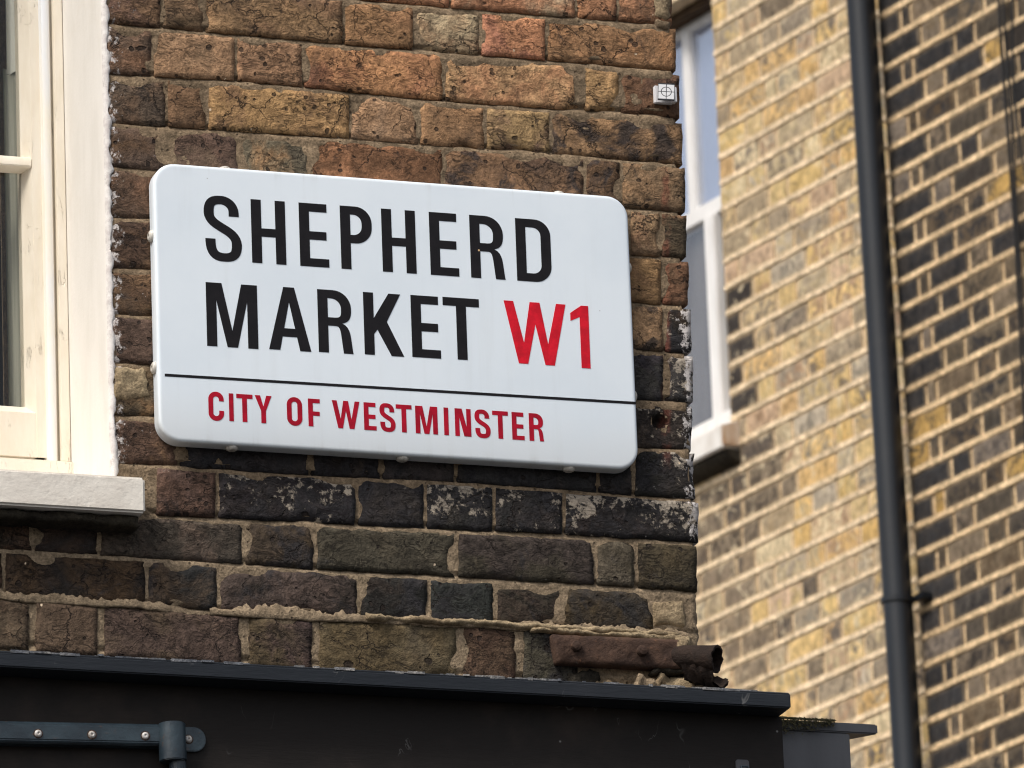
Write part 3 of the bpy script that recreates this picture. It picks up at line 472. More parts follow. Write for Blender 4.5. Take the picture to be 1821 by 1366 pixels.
def m_backbrick():
    t = NT('stock_brick'); ca = t.attr('tint_a', 'Color'); cb = t.attr('tint_b', 'Color'); v = t.pos()
    rnd = t.math('MULTIPLY', t.n('ObjectInfo').outputs['Random'], 9.0); v = t.vmath('ADD', v, t.comb(rnd, rnd, rnd))
    n1 = t.noise(v, 26, 5, .66, .8); n2 = t.noise(t.vmath('MULTIPLY', v, (1, 1, .55)), 50, 5, .7); n3 = t.noise(v, 170, 3, .7); amt = t.attr('spots'); soft = t.attr('soft')
    col = t.mix(t.step(n1, .42, .60), ca, cb)
    val = t.math('MULTIPLY', t.math('ADD', t.math('MULTIPLY', t.step(n2, .25, .75), .8), .64), t.math('ADD', t.math('MULTIPLY', t.step(n3, .2, .8), .3), .85))
    col = t.mix(1.0, col, t.comb(val, val, val), 'MULTIPLY')
    lt = t.step(t.noise(v, 22, 5, .65, .6), .56, .66); col = t.mix(t.math('MULTIPLY', lt, t.math('MULTIPLY', soft, .7)), col, (*lin((218, 200, 166)), 1))
    spot = t.step(t.noise(v, 32, 5, .7), .56, .66); col = t.mix(t.math('MULTIPLY', spot, t.math('MULTIPLY', amt, .85)), col, (*lin((84, 78, 72)), 1))
    o = t.sep(t.obj()); ex = t.math('MAXIMUM', t.step(t.math('ABSOLUTE', o[0]), .40, .5), t.step(t.math('ABSOLUTE', o[2]), .30, .5))
    ex = t.math('MULTIPLY', ex, t.step(t.math('ADD', n2, t.math('MULTIPLY', n1, .5)), .5, .9))
    col = t.mix(t.math('MULTIPLY', ex, t.math('ADD', .35, t.math('MULTIPLY', soft, .3))), col, (*lin((206, 180, 142)), 1))
    return t.bsdf(col, .92, t.math('ADD', t.math('MULTIPLY', n2, .004), t.math('MULTIPLY', n3, .0015)), spec=.2)
M['stock'] = m_backbrick()
def m_backbrick_stuff(name, cols):
    t = NT(name); rnd = t.n('NewGeometry').outputs['Random Per Island']; v = t.pos()
    ramp = t.n('ValToRGB', {0: rnd}); ramp.color_ramp.interpolation = 'CONSTANT'; el = ramp.color_ramp.elements
    while len(el) < len(cols): el.new(.5)
    for i, c in enumerate(cols): el[i].position = i / len(cols); el[i].color = (*lin(c), 1)
    n2 = t.noise(v, 40, 5, .7); val = t.math('ADD', t.math('MULTIPLY', t.step(n2, .25, .75), .6), .7)
    return t.bsdf(t.mix(1.0, ramp.outputs[0], t.comb(val, val, val), 'MULTIPLY'), .92, t.math('MULTIPLY', n2, .006), spec=.2)
M['stock_far'] = m_backbrick_stuff('stock_brick_repeat', [(196, 168, 124), (206, 172, 104), (172, 160, 138), (150, 134, 112), (190, 164, 132)])
M['sooty_far'] = m_backbrick_stuff('sooty_brick_repeat', [(58, 52, 47), (74, 64, 54), (90, 80, 68), (50, 48, 48), (66, 56, 46)])
M['mortar_pale'] = m_mortar('lime_mortar', (230, 206, 172), (214, 190, 156), .5)
M['mortar_sooty'] = m_mortar('lime_mortar_on_sooty_wall', (222, 194, 154), (200, 172, 134), .5)
M['pipe'] = m_paint('black_pipe_paint', (20, 25, 32), (16, 19, 24), .36, .0006, 10, .5, .1, (70, 66, 62))
M['cable'] = m_paint('black_cable_sheath', (34, 33, 34), (24, 24, 25), .6, .0002, 30, .3)
def m_ground():
    t = NT('asphalt'); v = t.pos(); n = t.noise(v, 60, 5, .7); b = t.noise(v, .8, 4)
    col = t.mix(t.step(b, .3, .7), (.045, .045, .046, 1), (.06, .058, .056, 1))
    return t.bsdf(col, .9, t.math('MULTIPLY', n, .01), spec=.3)
M['ground'] = m_ground()
def m_target():
    t = NT('reflective_target_print'); v = t.obj(); s = t.sep(v)
    a = t.math('LESS_THAN', t.math('ABSOLUTE', s[0]), .0006); b = t.math('LESS_THAN', t.math('ABSOLUTE', s[2]), .0006)
    r = t.math('SQRT', t.math('ADD', t.math('MULTIPLY', s[0], s[0]), t.math('MULTIPLY', s[2], s[2])))
    c = t.math('LESS_THAN', t.math('ABSOLUTE', t.math('SUBTRACT', r, .0078)), .0006)
    ex = t.math('GREATER_THAN', t.math('MAXIMUM', t.math('ABSOLUTE', s[0]), t.math('ABSOLUTE', s[2])), .0122)
    m = t.math('MAXIMUM', t.math('MAXIMUM', a, b), t.math('MAXIMUM', c, ex))
    return t.bsdf(t.mix(m, (*lin((214, 214, 216)), 1), (*lin((48, 48, 52)), 1)), .4)
M['target'] = m_target()
M['plastic'] = m_paint('white_plastic', (226, 224, 226), (216, 214, 214), .5, .0002, 40, .4)

# ------------------------------------------------------------------ ground
g = MB(); N = 24
g.add([(-300, -300, 0), (300, -300, 0), (300, 300, 0), (-300, 300, 0)], [(0, 1, 2, 3)])
gr = g.build('ground', M['ground']); gr['kind'] = 'structure'

# ------------------------------------------------------------------ front building: bricks
def brick_mesh(name, q, seed, jit=.0035, rough=.0014, depth=.03, cell=.0085, face=0.0, hole=None, rnd=.0022, edge_keep=(1, 1, 1, 1)):
    """rough brick face over a quad q = (bl, br, tr, tl) of local (x, z); returns mesh and its centre"""
    cx = sum(p[0] for p in q) / 4; cz = sum(p[1] for p in q) / 4
    w = (q[1][0] - q[0][0] + q[2][0] - q[3][0]) / 2; h = (q[3][1] - q[0][1] + q[2][1] - q[1][1]) / 2
    nu = max(5, int(w / cell)); nv = max(5, int(h / cell)); sx, sz = seed * 7.31, seed * 3.17
    vs = []; idx = {}
    for j in range(nv + 1):
        for i in range(nu + 1):
            s, t = i / nu, j / nv
            x = (q[0][0] * (1 - s) + q[1][0] * s) * (1 - t) + (q[3][0] * (1 - s) + q[2][0] * s) * t - cx
            z = (q[0][1] * (1 - s) + q[1][1] * s) * (1 - t) + (q[3][1] * (1 - s) + q[2][1] * s) * t - cz
            dl, dr, db, dt = s * w, (1 - s) * w, t * h, (1 - t) * h
            # edge wander, strongest on the rim, fading inwards
            for d, ax, sg, k in ((dl, 0, 1, 0), (dr, 0, -1, 1), (db, 1, 1, 2), (dt, 1, -1, 3)):
                f = max(0, 1 - d / .02)
                if f > 0:
                    c = (z if ax == 0 else x)
                    a = (fn(c * 28 + sx, k * 9.1 + sz) * .5 + fn(c * 110 + sz, k * 5.7 + sx) * .6) * jit + jit * .15
                    if ax == 0: x += sg * a * f * edge_keep[k]
                    else: z += sg * a * f * edge_keep[k]
            e = min(dl, dr, db, dt); ec = min(dl, dr) + min(db, dt)
            y = -face
            if e < rnd: y += rnd - math.sqrt(max(0, rnd * rnd - (rnd - e) ** 2))
            y += (fn(x * 22 + sx, z * 22 + sz) * 1.3 + fn(x * 70 + sz, z * 70 + sx) * .55) * rough
            ch = fn(x * 17 + sz * 2, z * 17 + sx * 2)
            if e < .016 and ch > .22: y += (ch - .22) * .03 * (1 - e / .016)
            if hole:
                d = math.hypot(x + cx - hole[0], (z + cz - hole[1]) * 1.15) / hole[2]
                if d < 1.25: y += hole[3] * max(0, min(1, (1.25 - d) * 2.2))
            idx[i, j] = len(vs); vs.append((x, y, z))
    fs = [(idx[i, j], idx[i + 1, j], idx[i + 1, j + 1], idx[i, j + 1]) for j in range(nv) for i in range(nu)]
    ring = [idx[i, 0] for i in range(nu)] + [idx[nu, j] for j in range(nv)] + [idx[i, nv] for i in range(nu, 0, -1)] + [idx[0, j] for j in range(nv, 0, -1)]
    k = len(vs); vs += [(vs[r][0], depth, vs[r][2]) for r in ring]; n = len(ring)
    fs += [(ring[a], k + a, k + (a + 1) % n, ring[(a + 1) % n]) for a in range(n)]
    me = bpy.data.meshes.new(name); me.from_pydata(vs, [], fs); me.update(); me.shade_smooth()
    return me, (cx, 0, cz)

rng = random.Random(11)
def jitter_col(c, r, a=10):
    d = r.uniform(-a, a); return lin(tuple(max(8, min(250, v + d + r.uniform(-3, 3))) for v in c))
for i, (k, q, ca, cb, burn, fl, pl, pr, last) in enumerate(D['bricks']):
    hole = None
    if k == 8 and last: hole = (.4215, 5.0955, .0105, .019)
    me, c = brick_mesh('brick', q, i + 1.37, jit=.0030 if k < 11 else .0042, rough=.0013, depth=.10 if last else .03, face=rng.uniform(-.0015, .002),
                       hole=hole, cell=.0075 if not hole else .004)
    o = link('brick', me, front, M['brick'], c)
    o['tint_a'] = jitter_col(ca, rng); o['tint_b'] = jitter_col(cb, rng); o['burn'] = float(burn); o['fleck'] = float(fl); o['paint_left'] = float(pl); o['paint_right'] = float(pr)

# window opening in wall coordinates
OX0, OX1, OZ0, OZ1 = -1.372, -.4475, 4.935, 6.42
WX0, WX1, WZ1 = -2.3, .4735, 6.95
# bricks of the same wall beyond the photograph, joined
far = MB(); r2 = random.Random(5)
def plain_brick(mb, x0, x1, z0, z1, r):
    j = lambda: r.uniform(-.0015, .0015); y = r.uniform(-.002, .002); b = .004
    vs = [(x0 + j(), .03, z0 + j()), (x1 + j(), .03, z0 + j()), (x1 + j(), .03, z1 + j()), (x0 + j(), .03, z1 + j())]
    vs += [(vs[a][0], y + b, vs[a][2]) for a in range(4)]
    vs += [(vs[0][0] + b, y, vs[0][2] + b), (vs[1][0] - b, y, vs[1][2] + b), (vs[2][0] - b, y, vs[2][2] - b), (vs[3][0] + b, y, vs[3][2] - b)]
    fs = [(8, 9, 10, 11)]
    for a in range(4):
        b2 = (a + 1) % 4; fs += [(4 + a, 4 + b2, 8 + b2, 8 + a), (a, b2, 4 + b2, 4 + a)]
    mb.add(vs, fs)
def course(mb, z0, z1, x0, x1, par, r):
    x = x0 - (.06 if par else 0); k = par
    while x < x1:
        L = .225 if k % 2 == 0 else .112
        a, b = max(x, x0), min(x + L, x1)
        if b - a > .03: plain_brick(mb, a + .005, b - .005, z0, z1, r)
        x += L; k += 1
for n in range(-22, 17):
    zc = 5.7075 + n * .0757; z0, z1 = zc + .005, zc + .0707
    par = n % 2
    if zc < 4.63 or zc > WZ1 - .08: continue
    if n >= 2: course(far, z0, z1, (OX1 if zc < OZ1 - .02 else WX0), .4735, par, r2)      # above the photograph
    elif n == 0 or n == 1:
        course(far, z0, z1, OX1 if n == 1 else -.44, .4735 if n == 1 else -.165, par, r2) if n == 1 else None
    if OZ0 - .06 < zc < OZ1 - .02: course(far, z0, z1, WX0, OX0, par, r2)
    if zc <= OZ0 - .06: course(far, z0, z1, WX0, -.78, par, r2)
fo = far.build('brick', M['brick_far'], front); fo['kind'] = 'stuff'

# mortar bed: fine uneven sheet round the window opening, with a core behind it
LK = sorted(D['lines'])
def lz(k, x):
    P = D['lines'][k]
    for a, b in zip(P, P[1:]):
        if x <= b[0] or b is P[-1]: return a[1] + (b[1] - a[1]) * max(-1.5, min(1.5, (x - a[0]) / max(1e-6, b[0] - a[0])))
def k0(z): return round(z * 13.2) * 3.1
def mortar_sheet():
    x0, x1, z0, z1 = -.80, .4725, 4.60, 5.86
    nx, nz = int((x1 - x0) / .007), int((z1 - z0) / .0028); vs = []; fs = []; ok = {}
    for j in range(nz + 1):
        for i in range(nx + 1):
            x = x0 + (x1 - x0) * i / nx; z = z0 + (z1 - z0) * j / nz
            low = max(0, min(1, (4.98 - z) / .12)); nd = min((z - lz(k, x) for k in LK), key=abs)
            y = .0024 + .0008 * low + fn(x * 30, z * 30, 1) * (.0018 - .001 * low) + fn(x * 90, z * 90, 2) * .0010
            if abs(nd) < .011:
                f = (nd + .0065) / .013; f = max(0, min(1, f)); y += (f ** 3 * .0095 - .0012) * (1 - .3 * low) * (.75 + .6 * fn(x * 9, nd + k0(z), 5))
            if i == nx: x += fn(z * 40, 4) * .006 - .004; y += .004
            vs.append((x, y, z))
    for j in range(nz):
        for i in range(nx):
            xc = x0 + (i + .5) * (x1 - x0) / nx; zc = z0 + (j + .5) * (z1 - z0) / nz
            if (xc < OX1 + .0075 and zc > OZ0 - .01) or math.hypot(xc - .4215, zc - 5.0955) < .0135: continue
            a = j * (nx + 1) + i; fs.append((a, a + 1, a + nx + 2, a + nx + 1))
    k = len(vs); right = [j * (nx + 1) + nx for j in range(nz + 1)]
    vs += [(vs[r][0] - .004, .3, vs[r][2]) for r in right]; fs += [(right[a], k + a, k + a + 1, right[a + 1]) for a in range(nz)]
    me = bpy.data.meshes.new('mortar'); me.from_pydata(vs, [], fs); me.update(); me.shade_smooth(); return me
link('mortar', mortar_sheet(), front, M['mortar'])
m2 = MB()
m2.box(WX0, -.80, .006, .02, 4.6, OZ0); m2.box(WX0, OX0, .006, .02, OZ0, OZ1); m2.box(WX0, WX1 - .003, .006, .02, OZ1, WZ1); m2.box(OX1, WX1 - .003, .006, .02, 5.86, OZ1)
m2.build('mortar', M['mortar'], front)
core = MB()
core.box(OX1, WX1 - .012, .022, .6, 4.62, WZ1 - .002); core.box(WX0, OX1, .022, .6, 3.5, OZ0 - .035); core.box(WX0, OX0, .022, .6, OZ0 - .035, WZ1 - .002); core.box(OX0, OX1, .022, .6, OZ1, WZ1 - .002)
core.box(OX1, WX1 - .012, .022, .6, 0, 4.62); core.box(WX0, OX1, .022, .6, 0, 3.5)
core.box(WX1 - .25, WX1 - .012, .6, 4.0, 0, WZ1 - .002)
core.build('wall_core', M['mortar'], front)
# courses on the return wall, hidden from the front, seen from a step to the right
ret = MB(); r3 = random.Random(8)
for n in range(-14, 17):
    zc = 5.7075 + n * .0757; y = .13 if n % 2 else .02
    while y < 3.9:
        L = .225 if r3.random() < .5 else .112
        ret.box(WX1 - .02, WX1 - .004, max(y, .11), min(y + L, 4) - .01, zc + .005, zc + .0707); y += L
ro = ret.build('return_brick', M['brick_far'], front); ro['kind'] = 'stuff'

# patched mortar: broken lumps at the top corner, the lower corner and round the iron bracket
def lump(q, seed, face, jit=.008, rough=.005, depth=.03, mat='patch', cell=.006):
    me, c = brick_mesh('mortar_patch', q, seed, jit=jit, rough=rough, depth=depth, cell=cell, face=face, rnd=.007); return link('mortar_patch', me, front, M[mat], c)
lump(((.437, 5.752), (.468, 5.744), (.474, 5.80), (.437, 5.80)), 3.3, .004, .006, .004)
lump(((.441, 5.733), (.468, 5.728), (.470, 5.748), (.440, 5.753)), 9.3, .002, .005, .003, mat='mortar')
lump(((.3935, 4.766), (.452, 4.764), (.449, 4.815), (.3935, 4.8125)), 4.1, .001, .004, .003)
lump(((.445, 4.752), (.468, 4.748), (.474, 4.83), (.450, 4.815)), 6.7, -.006, .006, .005, mat='mortar', depth=.08)
lump(((-.06, 4.753), (.44, 4.751), (.44, 4.7625), (-.06, 4.764)), 5.2, .010, .005, .004)
lump(((.20, 4.748), (.45, 4.742), (.455, 4.757), (.20, 4.757)), 7.2, .012, .007, .004)
lump(((.262, 4.628), (.36, 4.630), (.35, 4.668), (.30, 4.684)), 8.8, .010, .014, .016); lump(((.33, 4.63), (.44, 4.630), (.43, 4.672), (.36, 4.690)), 18.8, .014, .014, .016, mat='mortar')
lump(((.420, 4.722), (.447, 4.720), (.452, 4.752), (.424, 4.752)), 41.7, .020, .007, .004)
lump(((.36, 4.63), (.476, 4.63), (.468, 4.69), (.40, 4.70)), 12.4, .022, .012, .018); lump(((.25, 4.66), (.31, 4.655), (.31, 4.692), (.25, 4.695)), 14.4, .004, .010, .010, mat='sill_stone'); lump(((.385, 4.69), (.462, 4.69), (.462, 4.712), (.39, 4.708)), 11.7, .016, .008, .012, mat='sill_stone')  # two dark lumps: broken dark brick, also painted shade under the strap
lump(((.17, 4.64), (.27, 4.64), (.27, 4.662), (.19, 4.668)), 2.4, .004, .010, .006, mat='mortar')
lump(((.12, 4.70), (.22, 4.705), (.22, 4.745), (.14, 4.742)), 10.6, -.002, .012, .007, mat='mortar')
lump(((-.443, 5.072), (-.385, 5.074), (-.38, 5.130), (-.440, 5.128)), 13.1, .003, .012, .006)
lump(((-.41, 4.884), (-.372, 4.884), (-.39, 4.945), (-.41, 4.945)), 15.2, -.001, .009, .004, mat='mortar')
# mortar smeared over the lower arrises of the bottom courses: ragged above, broken off sharply below
def smear(k, xa, xb, amp, over, seed, dz=0.0):
    vs = []; fs = []; n = int((xb - xa) / .003); m = 6
    for i in range(n + 1):
        x = xa + (xb - xa) * i / n; z = lz(k, x) + dz; e = min(1, min(i, n - i) / 6)
        rag = max(0, .5 + fn(x * 22, seed) * .9 + fn(x * 70, seed + 3) * .7 + fn(x * 190, seed + 5) * .6) * amp * e
        zb = z - .0045 + fn(x * 13, seed + 9) * .003 + fn(x * 60, seed + 8) * .0015; ov = -over * max(0, .35 + fn(x * 14, seed + 2) * 1.3) * e
        for zz, y in ((zb + .001, .007), (zb, ov + .001), (zb + .0022, ov), (z + .001, ov * .8 - .0005), (z + .0045 + rag * .6, -.0016 * e), (z + .0048 + rag, .0032)):
            vs.append((x, y + fn(x * 120, zz * 120, seed) * .0012, zz))
        if i: a = (i - 1) * m; fs += [(a + j, a + m + j, a + m + j + 1, a + j + 1) for j in range(m - 1)]
    me = bpy.data.meshes.new('mortar_smear'); me.from_pydata(vs, [], fs); me.update()
    bm = bmesh.new(); bm.from_mesh(me); bmesh.ops.recalc_face_normals(bm, faces=bm.faces); bm.to_mesh(me); bm.free(); me.shade_smooth()
    return link('mortar_smear', me, front, M['mortar'])
smear(13, -.66, -.36, .010, .003, 1.2); smear(13, -.30, .06, .012, .002, 4.4, .001); smear(13, .03, .30, .008, .003, 8.1); smear(13, .27, .452, .010, .0045, 9.9)

# ------------------------------------------------------------------ window in the corner building
win = empty('window', (0, 0, 0), 0, front)
CXW = (OX0 + OX1) / 2
def both(f):
    """a profile built at the right jamb and mirrored to the left one"""
    mb = MB(); f(mb, lambda x: x); f(mb, lambda x: 2 * CXW - x); return mb
def reveal_mesh():
    vs = []; fs = []; zs = [OZ0 - .002 + i * .004 for i in range(int((OZ1 - OZ0) / .004) + 1)]
    for z in zs:
        ax = -.4440 - .0016 * max(0, min(1, (5.7065 - z) / .6)); e = ax + .0085 + fn(z * 30, 1.7) * .005 + fn(z * 95, 7.7) * .0045
        n1 = fn(z * 50, 3.1) * .0009; n2 = fn(z * 90, 8.4) * .0006
        for x, y in ((-.4597, .1705), (-.4560, .12), (ax - .006, .03), (ax - .0035, .012), (ax - .0015 + n1, .005), (ax + .001 + n2, .0005 + n1), (ax + .0045 + n1, -.0008 + n2), (e - .0015, -.0006 + n1), (e, .0022), (e - .001, .012)):
            vs.append((x, y, z))
    n = 10
    for j in range(len(zs) - 1):
        for i in range(n - 1): fs.append((j * n + i, j * n + i + 1, (j + 1) * n + i + 1, (j + 1) * n + i))
    me = bpy.data.meshes.new('reveal'); me.from_pydata(vs, [], fs); me.update(); me.shade_smooth(); return me, n
me, n = reveal_mesh()
o = link('reveal', me, win, M['reveal']); me.materials.append(M['drag'])
for p in me.polygons:
    if p.index % (n - 1) >= 4: p.material_index = 1
lr = MB(); lr.box(OX0 - .002, OX0 + .012, 0, .17, OZ0, OZ1); lr.box(OX0, OX1, .0, .17, OZ1 - .012, OZ1 + .002); lr.build('reveal', M['reveal'], win)
SB = 5.0265
def frame(mb, X):
    mb.box(*sorted((X(-.4597), X(-.4748))), .17, .29, SB, OZ1); mb.box(*sorted((X(-.4440), X(-.4597))), .172, .29, SB, OZ1)
    mb.box(*sorted((X(-.4748), X(-.4800))), .184, .29, SB, OZ1)
fm = both(frame); fm.box(OX0, OX1, .1702, .29, OZ1 - .08, OZ1 - .012); fm.build('frame', M['cream'], win, .0015)
sb = MB(); sb.box(OX0, OX1 - .001, .162, .29, 4.945, SB - .001); sb.build('sub_sill', M['cream'], win, .003)
def bead(mb, X):
    pr = [(-.4787, .196), (-.4787, .179), (-.4805, .1755), (-.4835, .1745), (-.489, .1745), (-.4922, .177), (-.4929, .182), (-.4929, .196)]
    mb.prism([(X(a), b) for a, b in pr], 2, SB, OZ1 - .08)
for X in (lambda x: x, lambda x: 2 * CXW - x):
    mb = MB(); bead(mb, X); mb.build('staff_bead', M['bead'], win, 0, smooth=True)
ZT = 5.95      # meeting rail level of the lower sash (above the photograph)
def stile(mb, X):
    mb.prism([(X(-.4925), .19), (X(-.5073), .19), (X(-.5073), .191), (X(-.5187), .2105), (X(-.5187), .235), (X(-.4925), .235)], 2, 5.0369, ZT + .02)
sa = both(stile)
XL, XR = 2 * CXW + .4925, -.4925
sa.prism([(.191, 5.0369), (.191, 5.1067), (.211, 5.122), (.235, 5.122), (.235, 5.0369)], 0, XL + .002, XR - .002)
sa.prism([(.1895, ZT), (.1895, ZT + .035), (.235, ZT + .035), (.235, ZT - .012), (.211, ZT - .012)], 0, XL + .002, XR - .002)
so = sa.build('sash', M['cream'], win, .0012)
gb = MB(); gb.prism([(.1895, 5.5005), (.1895, 5.5125), (.192, 5.5155), (.2125, 5.5185), (.2125, 5.4945), (.1925, 5.4985)], 0, XL + .014, XR - .0155)
gb.prism([(CXW - .01, .192), (CXW + .01, .192), (CXW + .006, .212), (CXW - .006, .212)], 2, 5.123, 5.4943); gb.prism([(CXW - .01, .192), (CXW + .01, .192), (CXW + .006, .212), (CXW - .006, .212)], 2, 5.5187, ZT - .013)
gb.build('glazing_bar', M['cream'], win, .001)
for (x0, x1) in ((XL + .02, CXW - .004), (CXW + .004, XR - .02)):
    for (z0, z1) in ((5.118, 5.498), (5.514, ZT)):
        p = MB(); p.box(x0, x1, .214, .217, z0, z1); p.build('pane', M['glass'], win)
us = MB(); us.box(XL - .01, XR + .01, .24, .27, ZT + .03, ZT + .07); us.box(XR - .04, XR + .01, .24, .27, ZT + .07, OZ1); us.box(XL - .01, XL + .04, .24, .27, ZT + .07, OZ1); us.build('upper_sash', M['cream'], win, .0015)
p = MB(); p.box(XL + .03, XR - .03, .253, .256, ZT + .05, OZ1 - .02); p.build('pane', M['glass'], win)
room = MB(); room.box(OX0 - .3, OX1 + .002, .61, 2.6, OZ0 - .3, OZ1 + .3); me = room.mesh('room'); me.flip_normals()
bm = bmesh.new(); bm.from_mesh(me); bm.faces.ensure_lookup_table()
for f in list(bm.faces):
    if abs(f.calc_center_median().y - .61) < .01: bm.faces.remove(f)
bm.to_mesh(me); bm.free(); link('room', me, win, M['room'])
def strip_panel(name, x0, x1, y, z0, z1, mat, folds, amp, slant=0):
    vs = []; fs = []; n = 40
    for i in range(n + 1):
        t = i / n; x = x0 + (x1 - x0) * t; yy = y + amp * math.sin(t * folds * 2 * math.pi)
        vs += [(x, yy, z0 + slant * (t - .5)), (x, yy, z1)]
        if i: k = 2 * i; fs.append((k - 2, k, k + 1, k - 1))
    k = len(vs); vs += [(v[0], v[1] + .004, v[2]) for v in vs]; fs += [tuple(reversed([a + k for a in f])) for f in fs]
    me = bpy.data.meshes.new(name); me.from_pydata(vs, [], fs); me.update(); me.shade_smooth(); return link(name, me, win, M[mat])
strip_panel('curtain', -.532, -.46, .256, 5.03, 5.682, 'curtain_dim', 3, .007)  # the same strip carried down in a darker tone
strip_panel('curtain', -.5285, -.46, .246, 5.683, 6.36, 'curtain', 3, .004, .03)  # panel added in place of a pale strip reflected in the glass

# stone sill: painted front, bare stone underneath
ss = MB(); ss.prism([(-.055, 4.8835), (-.055, 4.9378), (.165, 4.948), (.165, 4.8835)], 0, OX0 - .03, -.4105); ss.build('window_sill', M['sill'], front, .0035, 3)
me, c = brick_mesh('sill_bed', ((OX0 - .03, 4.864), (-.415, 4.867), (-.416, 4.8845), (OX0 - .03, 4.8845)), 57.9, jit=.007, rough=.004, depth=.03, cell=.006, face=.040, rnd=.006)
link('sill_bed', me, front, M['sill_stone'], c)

# ------------------------------------------------------------------ shop cornice and fascia
cor = MB(); XE = .5545
cor.prism([(-.150, 4.609), (-.150, 4.6305), (-.146, 4.634), (.004, 4.652), (.004, 4.609)], 0, WX0, XE); 
co = cor.build('cornice', M['lip'], front, .002)
top = MB(); r4 = random.Random(3)
for i in range(60):      # dust, mortar crumbs and flaked paint along the top edge
    x = r4.uniform(-.66, .49); w = r4.uniform(.004, .035); top.box(x, x + w, -.1508 + r4.uniform(0, .006), -.12, 4.6305 + r4.uniform(-.0005, .002), 4.6335 + r4.uniform(.0006, .0022))
to = top.build('crumb', M['chip'], front); to['kind'] = 'stuff'
bd = MB(); bd.box(WX0, XE + .003, -.102, .0, 4.05, 4.6088); bd.build('fascia_board', M['fascia'], front, .002)
cr = MB(); cr.box(WX1 - .02, XE - .004, .0005, 1.2, 4.05, 4.6075); cr.build('fascia_return', M['fascia'], front)
pl = MB(); pl.box(.28, XE - .02, -.08, .02, 0, 4.05); pl.box(WX0, -1.9, -.08, .02, 0, 4.05); pl.box(-1.9, .28, -.04, .02, 0, .55); pl.build('shop_front', M['fascia'], front, .004)

# ledge that runs on round the corner, with moss on its shoulder
led = empty('ledge', (0, 0, 0), 0, front)
ca, sa_ = math.cos(math.radians(129.7 - 0)), math.sin(math.radians(129.7))
def ledge_prism(x0, x1, z0, z1, back):
    mb = MB(); dx, dy = ca * back, sa_ * back
    pts = [(x0, .3), (x1, .3), (x1 + dx, .3 + dy), (x0 + dx, .3 + dy)]; mb.prism(pts, 2, z0, z1); return mb
ledge_prism(.56, .871, 4.7045, 4.7205, 1.4).build('ledge_cap', M['lead'], led, .002)
b2 = MB(); dx, dy = ca * 1.4, sa_ * 1.4; b2.prism([(.56, .302), (.8245, .302), (.8245 + dx, .302 + dy), (.56 + dx, .302 + dy)], 2, 4.05, 4.7042); b2.build('ledge_body', M['lead'], led, .002)
mo = MB(); r5 = random.Random(21)
for i in range(560):
    t = r5.random() ** 1.6; x = .700 + t * .095; z = 4.7215 - abs(r5.gauss(0, .011)) * (1.25 - t); y = .2985 - r5.uniform(0, .006)
    a = r5.uniform(0, math.pi); l = r5.uniform(.002, .006)
    mo.add([(x, y, z), (x + l * math.cos(a) * .6, y - .002, z - l * .3), (x + l * .3 * math.sin(a), y - .003, z - l)], [(0, 1, 2)])
    if i < 320: mo.add([(x, y, 4.72), (x + l, y - .001, 4.7215), (x + l * .5, y + .004, 4.7225 + l * .5)], [(0, 1, 2)])
ml = mo.build('moss', M['moss'], led); ml['kind'] = 'stuff'

# ------------------------------------------------------------------ things fixed to the corner building
def on_front(name, x, y, z):
    return empty(name, world_of(FRONT_O, FRONT_A, (x, y, z)), FRONT_A)

# street sign
SX0, SX1, SZ0, SZ1, SR = -.3790, .3745, 5.0055, 5.4428, .034
scx, scz = (SX0 + SX1) / 2, (SZ0 + SZ1) / 2
sign = on_front('street_sign', scx, 0, scz)
tag(sign, 'white enamel street sign reading SHEPHERD MARKET W1 in black and red letters', 'street sign')
def rrect(w, h, r, n=10):
    pts = []
    for cx, cz, a0 in ((w - r, h - r, 0), (-w + r, h - r, 90), (-w + r, -h + r, 180), (w - r, -h + r, 270)):
        for i in range(n + 1):
            a = math.radians(a0 + 90 * i / n); pts.append((cx + r * math.cos(a), cz + r * math.sin(a)))
    return pts
def plate():
    w, h = (SX1 - SX0) / 2, (SZ1 - SZ0) / 2; loops = []
    for ins, y in ((.0, -.003), (.0, -.012), (.0, -.0232), (.0006, -.0256), (.0020, -.0271), (.0042, -.0279), (.0066, -.0280)):
        loops.append([(x, y, z) for x, z in rrect(w - ins, h - ins, SR - ins)])
    n = len(loops[0]); vs = [v for l in loops for v in l]
    fs = [(k * n + i, k * n + (i + 1) % n, (k + 1) * n + (i + 1) % n, (k + 1) * n + i) for k in range(len(loops) - 1) for i in range(n)]
    fs += [tuple(range((len(loops) - 1) * n, len(loops) * n)), tuple(reversed(range(n)))]
    mb = MB(); mb.add(vs, fs); return mb
pm = plate().build('plate', M['enamel'], sign, smooth=True)
bk = MB(); bk.box(-.34, .34, -.004, .01, -.18, .18); bk.build('back_frame', M['fascia'], sign)

